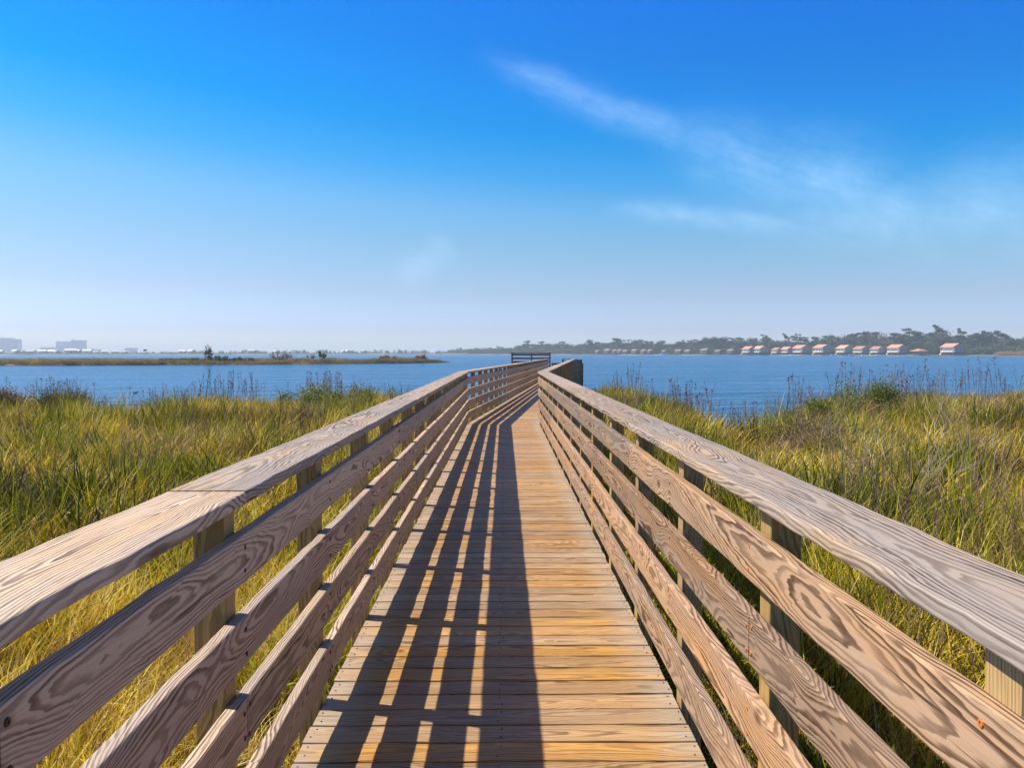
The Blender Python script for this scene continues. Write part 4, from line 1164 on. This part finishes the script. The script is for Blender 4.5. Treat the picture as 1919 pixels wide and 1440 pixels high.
def house_proto(w=12.5, d=13.5, wall_h=4.0, stilt=2.5, rise=3.3, side=M_SLATE, second=False, roof=M_ROOF, front=M_WHITE, trim=None):
    """stilted beach house: ridge along x, front (balcony side) at -y"""
    parts = []; trim = trim or M_CREAM
    z0 = stilt; z1 = stilt + wall_h
    m = MB(); m.box(-w / 2, w / 2, -d / 2 + 2.2, d / 2, z0, z1)
    parts.append(('wall', m, side))
    m = MB()   # gables
    for sx in (-1, 1):
        x = sx * (w / 2 - 0.003); x2 = sx * (w / 2 - 0.25)
        m.add([(x, -d / 2 + 2.2, z1), (x, d / 2, z1), (x, 0, z1 + rise), (x2, -d / 2 + 2.2, z1), (x2, d / 2, z1), (x2, 0, z1 + rise)],
              [(0, 1, 2), (5, 4, 3), (0, 3, 4, 1), (1, 4, 5, 2), (2, 5, 3, 0)])
    parts.append(('gable', m, side))
    m = MB(); m.box(-w / 2 + 0.15, w / 2 - 0.15, -d / 2 + 2.05, -d / 2 + 2.19, z0, z1 - 0.02)
    parts.append(('front_wall', m, front))
    m = MB(); ov = 0.7; th = 0.28
    for sy in (-1, 1):
        zz = z1 - rise * (ov / (d / 2)) + 0.05
        m.add([(-w / 2 - ov, sy * (d / 2 + ov), zz), (w / 2 + ov, sy * (d / 2 + ov), zz), (w / 2 + ov, 0, z1 + rise + 0.05), (-w / 2 - ov, 0, z1 + rise + 0.05),
               (-w / 2 - ov, sy * (d / 2 + ov), zz + th), (w / 2 + ov, sy * (d / 2 + ov), zz + th), (w / 2 + ov, 0, z1 + rise + th + 0.05), (-w / 2 - ov, 0, z1 + rise + th + 0.05)],
              [(0, 1, 2, 3), (7, 6, 5, 4), (0, 4, 5, 1), (1, 5, 6, 2), (3, 2, 6, 7), (0, 3, 7, 4)])
    parts.append(('roof', m, roof))
    m = MB(); m.box(-w / 2, w / 2, -d / 2 - 0.3, -d / 2 + 2.05, z0 - 0.25, z0 - 0.02); parts.append(('balcony_floor', m, trim))
    m = MB(); m.box(-w / 2, w / 2, -d / 2 - 0.3, -d / 2 - 0.18, z0 - 0.02, z0 + 1.05); parts.append(('balcony_railing', m, trim))
    for i in range(4):
        x = -w / 2 + 0.3 + i * (w - 0.6) / 3
        m = MB(); m.box(x - 0.13, x + 0.13, -d / 2 + 0.0, -d / 2 + 0.26, z0 + 0.0, z1 - rise * 0.02); parts.append(('column', m, M_WHITE))
    for i in range(4):
        for j in range(3):
            x = -w / 2 + 0.5 + i * (w - 1.0) / 3; y = -d / 2 + 0.5 + j * (d - 1.0) / 2
            m = MB(); m.box(x - 0.2, x + 0.2, y - 0.2, y + 0.2, -0.8, z0 - 0.26 if j == 0 else z0 - 0.01); parts.append(('stilt', m, M_TIMBER))
    for x, ww in ((-w * 0.3, 1.6), (w * 0.05, 2.2), (w * 0.33, 1.3)):
        m = MB(); m.box(x - ww / 2, x + ww / 2, -d / 2 + 1.99, -d / 2 + 2.045, z0 + 0.3, z0 + 2.4); parts.append(('window', m, M_WIN))
    for y in (-d * 0.12, d * 0.22):
        m = MB(); m.box(w / 2 + 0.004, w / 2 + 0.05, y - 0.6, y + 0.6, z0 + 1.2, z0 + 2.6); parts.append(('window', m, M_WIN))
    m = MB(); m.box(-w / 2 - 0.02, w / 2 + 0.02, -d / 2 + 3.5, d / 2 - 0.5, 0.2, z0 - 0.3) if second else m.box(-w * 0.3, w * 0.45, 0.0, d / 2 - 0.8, -0.6, z0 - 0.1)
    parts.append(('ground_floor', m, M_TIMBER))
    # outside stair
    m = MB()
    for k in range(8): m.box(-w / 2 - 1.4, -w / 2 - 0.05, -d / 2 - 0.2 + k * 0.42, -d / 2 + 0.25 + k * 0.42, k * z0 / 8 - 0.3, (k + 1) * z0 / 8 - 0.05)
    parts.append(('stair', m, trim))
    return [(nm, m.build(nm, mat, link=False, extra=False).data) for nm, m, mat in parts]
M_ROOFB = flat('faded_peach_roof', (0.55, 0.33, 0.22), 0.8, 0.15, 0.6)
M_ROOFC = flat('weathered_brown_red_roof', (0.42, 0.20, 0.13), 0.8, 0.15, 0.6)
H1 = house_proto(); H2 = house_proto(side=M_SLATE2, roof=M_ROOFB, w=11.5); H3 = house_proto(w=13.5, wall_h=4.4)
H4 = house_proto(second=True, roof=M_ROOFC)
H5 = house_proto(w=11, d=12, wall_h=3.6, rise=3.0, roof=M_ROOFC, side=M_SLATE2)
def place_house(proto, px, off, scale, rz, label, group='red roofed houses on stilts along the far shore', name='stilt_house', z=-0.2):
    tx = px2dir(px); d = float(fshore(tx)) + off
    root = empty(name, (tx * d, d, z), rz); tag(root, label, 'house', group); root.scale = (scale,) * 3
    for nm, me_ in proto:
        o = bpy.data.objects.new(nm, me_); col.objects.link(o); o.parent = root
    return root
RZ = R(-70)
HS = [(H1, 1405, 0.82, 'leftmost red roofed white house on the far shore, touching the pale green gabled one'), (H2, 1426, 0.86, 'pale green gabled red roofed house, second from the left on the far shore'),
      (H5, 1458, 0.74, 'third red roofed house from the left, the left one of a close pair'), (H1, 1477, 0.78, 'fourth red roofed house from the left, close against the one on its left'),
      (H3, 1503, 0.92, 'fifth red roofed house from the left, its white porch the widest of the left group'), (H3, 1543, 0.98, 'sixth red roofed house from the left, standing alone with white porch'),
      (H2, 1585, 0.96, 'seventh red roofed house from the left, standing alone with a pale green gable wall'), (H4, 1616, 0.86, 'eighth red roofed house from the left, with a raised rear roof'),
      (H5, 1647, 0.90, 'ninth red roofed house from the left, next left of the house on the sand bank'), (H3, 1684, 1.0, 'red roofed house with a sand bank in front, next left of the timber gazebo'),
      (H3, 1788, 1.12, 'rightmost and largest red roofed white house, standing alone among the trees')]
for i, (pr, px, sc__, lab) in enumerate(HS):
    d = float(fshore(px2dir(px)))
    place_house(pr, px, 14, sc__ * (d / 700.0) * 0.86, RZ + R(random.uniform(-4, 4)), lab)
# small grey roofed cabins further left
C1 = house_proto(w=10, d=9, wall_h=3.2, stilt=1.8, rise=2.2, side=M_SLATE, roof=M_ROOFG, front=M_SLATE2, trim=M_TIMBER)
cab = [1121, 1140, 1154, 1163, 1173, 1191, 1208, 1219, 1246, 1273, 1290, 1322, 1347, 1372]
for i, px in enumerate(cab):
    place_house(C1, px, 16, random.uniform(0.6, 0.85), R(-60) + R(random.uniform(-10, 10)), 'small grey roofed cabin in the hazy row left of the red roofed houses', 'small grey roofed cabins on the far shore', 'cabin')
# gazebo
def place_gazebo(px):
    tx = px2dir(px); d = float(fshore(tx)) + 5
    root = empty('gazebo', (tx * d, d, -0.9), R(20)); tag(root, 'open timber gazebo with a pyramid shingle roof at the water, between two red roofed houses', 'gazebo')
    m = MB(); r_ = 5.2
    m.add([(-r_, -r_, 3.8), (r_, -r_, 3.8), (r_, r_, 3.8), (-r_, r_, 3.8), (0, 0, 5.9), (-r_, -r_, 3.6), (r_, -r_, 3.6), (r_, r_, 3.6), (-r_, r_, 3.6)],
          [(0, 1, 4), (1, 2, 4), (2, 3, 4), (3, 0, 4), (8, 7, 6, 5), (0, 5, 6, 1), (1, 6, 7, 2), (2, 7, 8, 3), (3, 8, 5, 0)])
    m.build('roof', M_ROOFO, root, extra=False)
    for x in (-3.4, 0, 3.4):
        for y in (-3.4, 3.4):
            m = MB(); m.box(x - 0.16, x + 0.16, y - 0.16, y + 0.16, -1.2, 3.6); m.build('post', M_TIMBER, root, extra=False)
    m = MB(); m.box(-3.9, 3.9, -3.9, 3.9, 0.25, 0.5); m.build('deck', M_TIMBER, root, extra=False)
    m = MB()
    for y in (-3.75, 3.75): m.box(-3.7, 3.7, y - 0.06, y + 0.06, 1.2, 1.35)
    m.build('railing', M_TIMBER, root, extra=False)
place_gazebo(1725)
# small white boats drawn up on the beach
def boat(px, lab, s_=1.0, rz=0.3):
    tx = px2dir(px); d = float(fshore(tx)) + 3.0
    m = MB(); L = []
    secs = [(-2.4, 0.75, 0.0), (-1.2, 0.9, 0.0), (0.3, 0.9, 0.0), (1.6, 0.62, 0.05), (2.6, 0.06, 0.2)]
    for (x, hw, zz) in secs:
        L += [(x, -hw, 0.8 + zz), (x, -hw * 0.6, 0.15 + zz), (x, 0, 0.0 + zz), (x, hw * 0.6, 0.15 + zz), (x, hw, 0.8 + zz), (x, hw * 0.8, 0.72 + zz), (x, 0, 0.3 + zz), (x, -hw * 0.8, 0.72 + zz)]
    f = []
    for i in range(len(secs) - 1):
        for k in range(8): f.append((i * 8 + k, i * 8 + (k + 1) % 8, (i + 1) * 8 + (k + 1) % 8, (i + 1) * 8 + k))
    f.append(tuple(range(8))[::-1]); f.append(tuple(range(32, 40)))
    m.add(L, f)
    o = m.build('boat', M_WHITE, extra=False); o.location = (tx * d, d, -1.05); o.rotation_euler = (0, 0, rz); o.scale = (s_,) * 3
    tag(o, lab, 'boat')
boat(1486, 'small white boat on the beach under the fourth and fifth houses', 0.9)
boat(1564, 'small white boat on the beach right of the sixth red roofed house', 1.1, 0.1)
boat(1598, 'small white boat on the beach between the seventh and eighth houses', 1.1, -0.2)
boat(1620, 'small white boat on the beach in front of the eighth house', 0.8, 0.2)
boat(1648, 'small white boat on the beach in front of the ninth house', 0.9, 0.1)
boat(1245, 'white boat lying on the hazy beach before the small grey cabins', 1.8, 0.0)

# ------------------------------------------------------------------ town in the haze on the left
M_TOWER = flat('haze_paled_concrete', (0.85, 0.86, 0.88), 0.8)  # near white, so the colour itself adds to the haze
M_TWIN = flat('haze_paled_window_band', (0.42, 0.46, 0.52), 0.5)  # window bands paled the same way to sink into the haze
def tower(px0, px1, top, dist, nfl, lab, steps=((0, 1, 1),)):
    cx_ = px2dir((px0 + px1) / 2) * dist; w = (px1 - px0) * dist / 1500.0; H = (662 - top) * dist / 1500.0
    root = empty('apartment_tower', (cx_, dist, 0.0)); tag(root, lab, 'building')
    for (a, b__, hh) in steps:
        x0, x1 = -w / 2 + a * w, -w / 2 + b__ * w
        m = MB(); m.box(x0 + 0.01, x1 - 0.01, 0, 22, -1.0, H * hh); m.build('wall', M_TOWER, root, extra=False)
        m = MB()
        nf = max(3, int(nfl * hh))
        for k in range(nf):
            z = 4 + k * (H * hh - 5) / nf
            m.box(x0 + 1.2, x1 - 1.2, -0.25, -0.004, z, z + (H * hh - 5) / nf * 0.5)
        m.build('window_band', M_TWIN, root, extra=False)
        m = MB(); m.box(x0 + 1.5, x0 + 6, 5, 14, H * hh - 0.01, H * hh + 2.5); m.build('roof_house', M_TOWER, root, extra=False)
tower(-22, 40, 634, 2600, 18, 'large pale apartment tower fading into haze at the left edge of the view', ((0, 0.45, 0.96), (0.45, 0.8, 1.0), (0.8, 1, 0.93)))
tower(110, 161, 638, 2600, 16, 'wide pale apartment tower with a stepped top, second from the left in the haze', ((0, 0.55, 0.9), (0.55, 1.0, 1.0)))
tower(80, 107, 651.5, 2550, 8, 'low pale block in the haze between the two large towers')
tower(237, 256, 652.5, 2700, 9, 'small lone pale tower in the haze right of the large ones')
tower(172, 188, 655, 2500, 6, 'small low pale block just right of the wide tower')
M_ROOFW = flat('white_roof', (0.80, 0.80, 0.80), 0.5)
HW = house_proto(w=16, d=12, wall_h=3.6, stilt=1.2, rise=3.0, side=M_SLATE2, roof=M_ROOFW)
for px in (5, 36, 47, 60, 70, 86, 95, 103, 112, 128, 137, 148, 168, 182, 200, 218, 240, 330, 345, 362, 470, 520, 648, 666, 683):
    place_house(HW, px, random.uniform(300, 800), random.uniform(0.5, 0.95), R(random.uniform(-60, 60)), 'white roofed house on the hazy far shore left of the spit bushes' if px < 300 else 'white roofed house on the hazy far shore behind the spit', 'white roofed houses in the haze' if px < 300 else 'white roofed houses behind the spit', 'beach_house', 0.3)

# birds
M_BIRD = flat('dark_feathers', (0.05, 0.045, 0.04), 0.7)
def bird(x, y, z, s_, lab, wings):
    root = empty('bird', (x, y, z)); tag(root, lab, 'bird')
    m = MB(); m.tube([(-0.22, 0, 0.02), (-0.14, 0, 0.03), (0, 0, 0.05), (0.12, 0, 0.06), (0.17, 0, 0.11), (0.21, 0, 0.15), (0.27, 0, 0.14), (0.32, 0, 0.13)], [0.01, 0.05, 0.08, 0.07, 0.035, 0.04, 0.03, 0.006], 7)
    m.build('body', M_BIRD, root, smooth=True, extra=False)
    if wings:
        for sy in (-1, 1):
            m = MB(); m.add([(0.1, sy * 0.05, 0.07), (-0.08, sy * 0.05, 0.07), (-0.05, sy * 0.3, 0.19), (0.1, sy * 0.3, 0.2), (-0.06, sy * 0.55, 0.16)], [(0, 1, 2, 3), (3, 2, 4)]); m.build('wing', M_BIRD, root, extra=False)
    root.scale = (s_,) * 3
bird(px2dir(256) * 55, 55, -1.28, 0.75, 'dark water bird swimming on the bay left of the boardwalk', False)
bird(px2dir(275) * 150, 150, 1.5 + 3 * 150 / 1500, 1.6, 'dark bird flying low over the spit', True)

# ------------------------------------------------------------------ air
M_HAZE = bpy.data.materials.new('haze_air'); M_HAZE.use_nodes = True
M_HAZE.node_tree.nodes.clear(); t = NT(M_HAZE.node_tree)
out = t.node('ShaderNodeOutputMaterial'); pv = t.node('ShaderNodeVolumePrincipled')
pv.inputs['Color'].default_value = (0.80, 0.865, 0.95, 1)
pv.inputs['Density'].default_value = 0.00030
pv.inputs['Anisotropy'].default_value = 0.1
t.link(pv.outputs[0], out.inputs['Volume'])
mb = MB(); mb.box(-7500, 7500, -500, 9300, -3.6, 56.0)
o = mb.build('haze', M_HAZE, extra=False); tag(o, 'pale haze over the bay', None, kind='stuff')
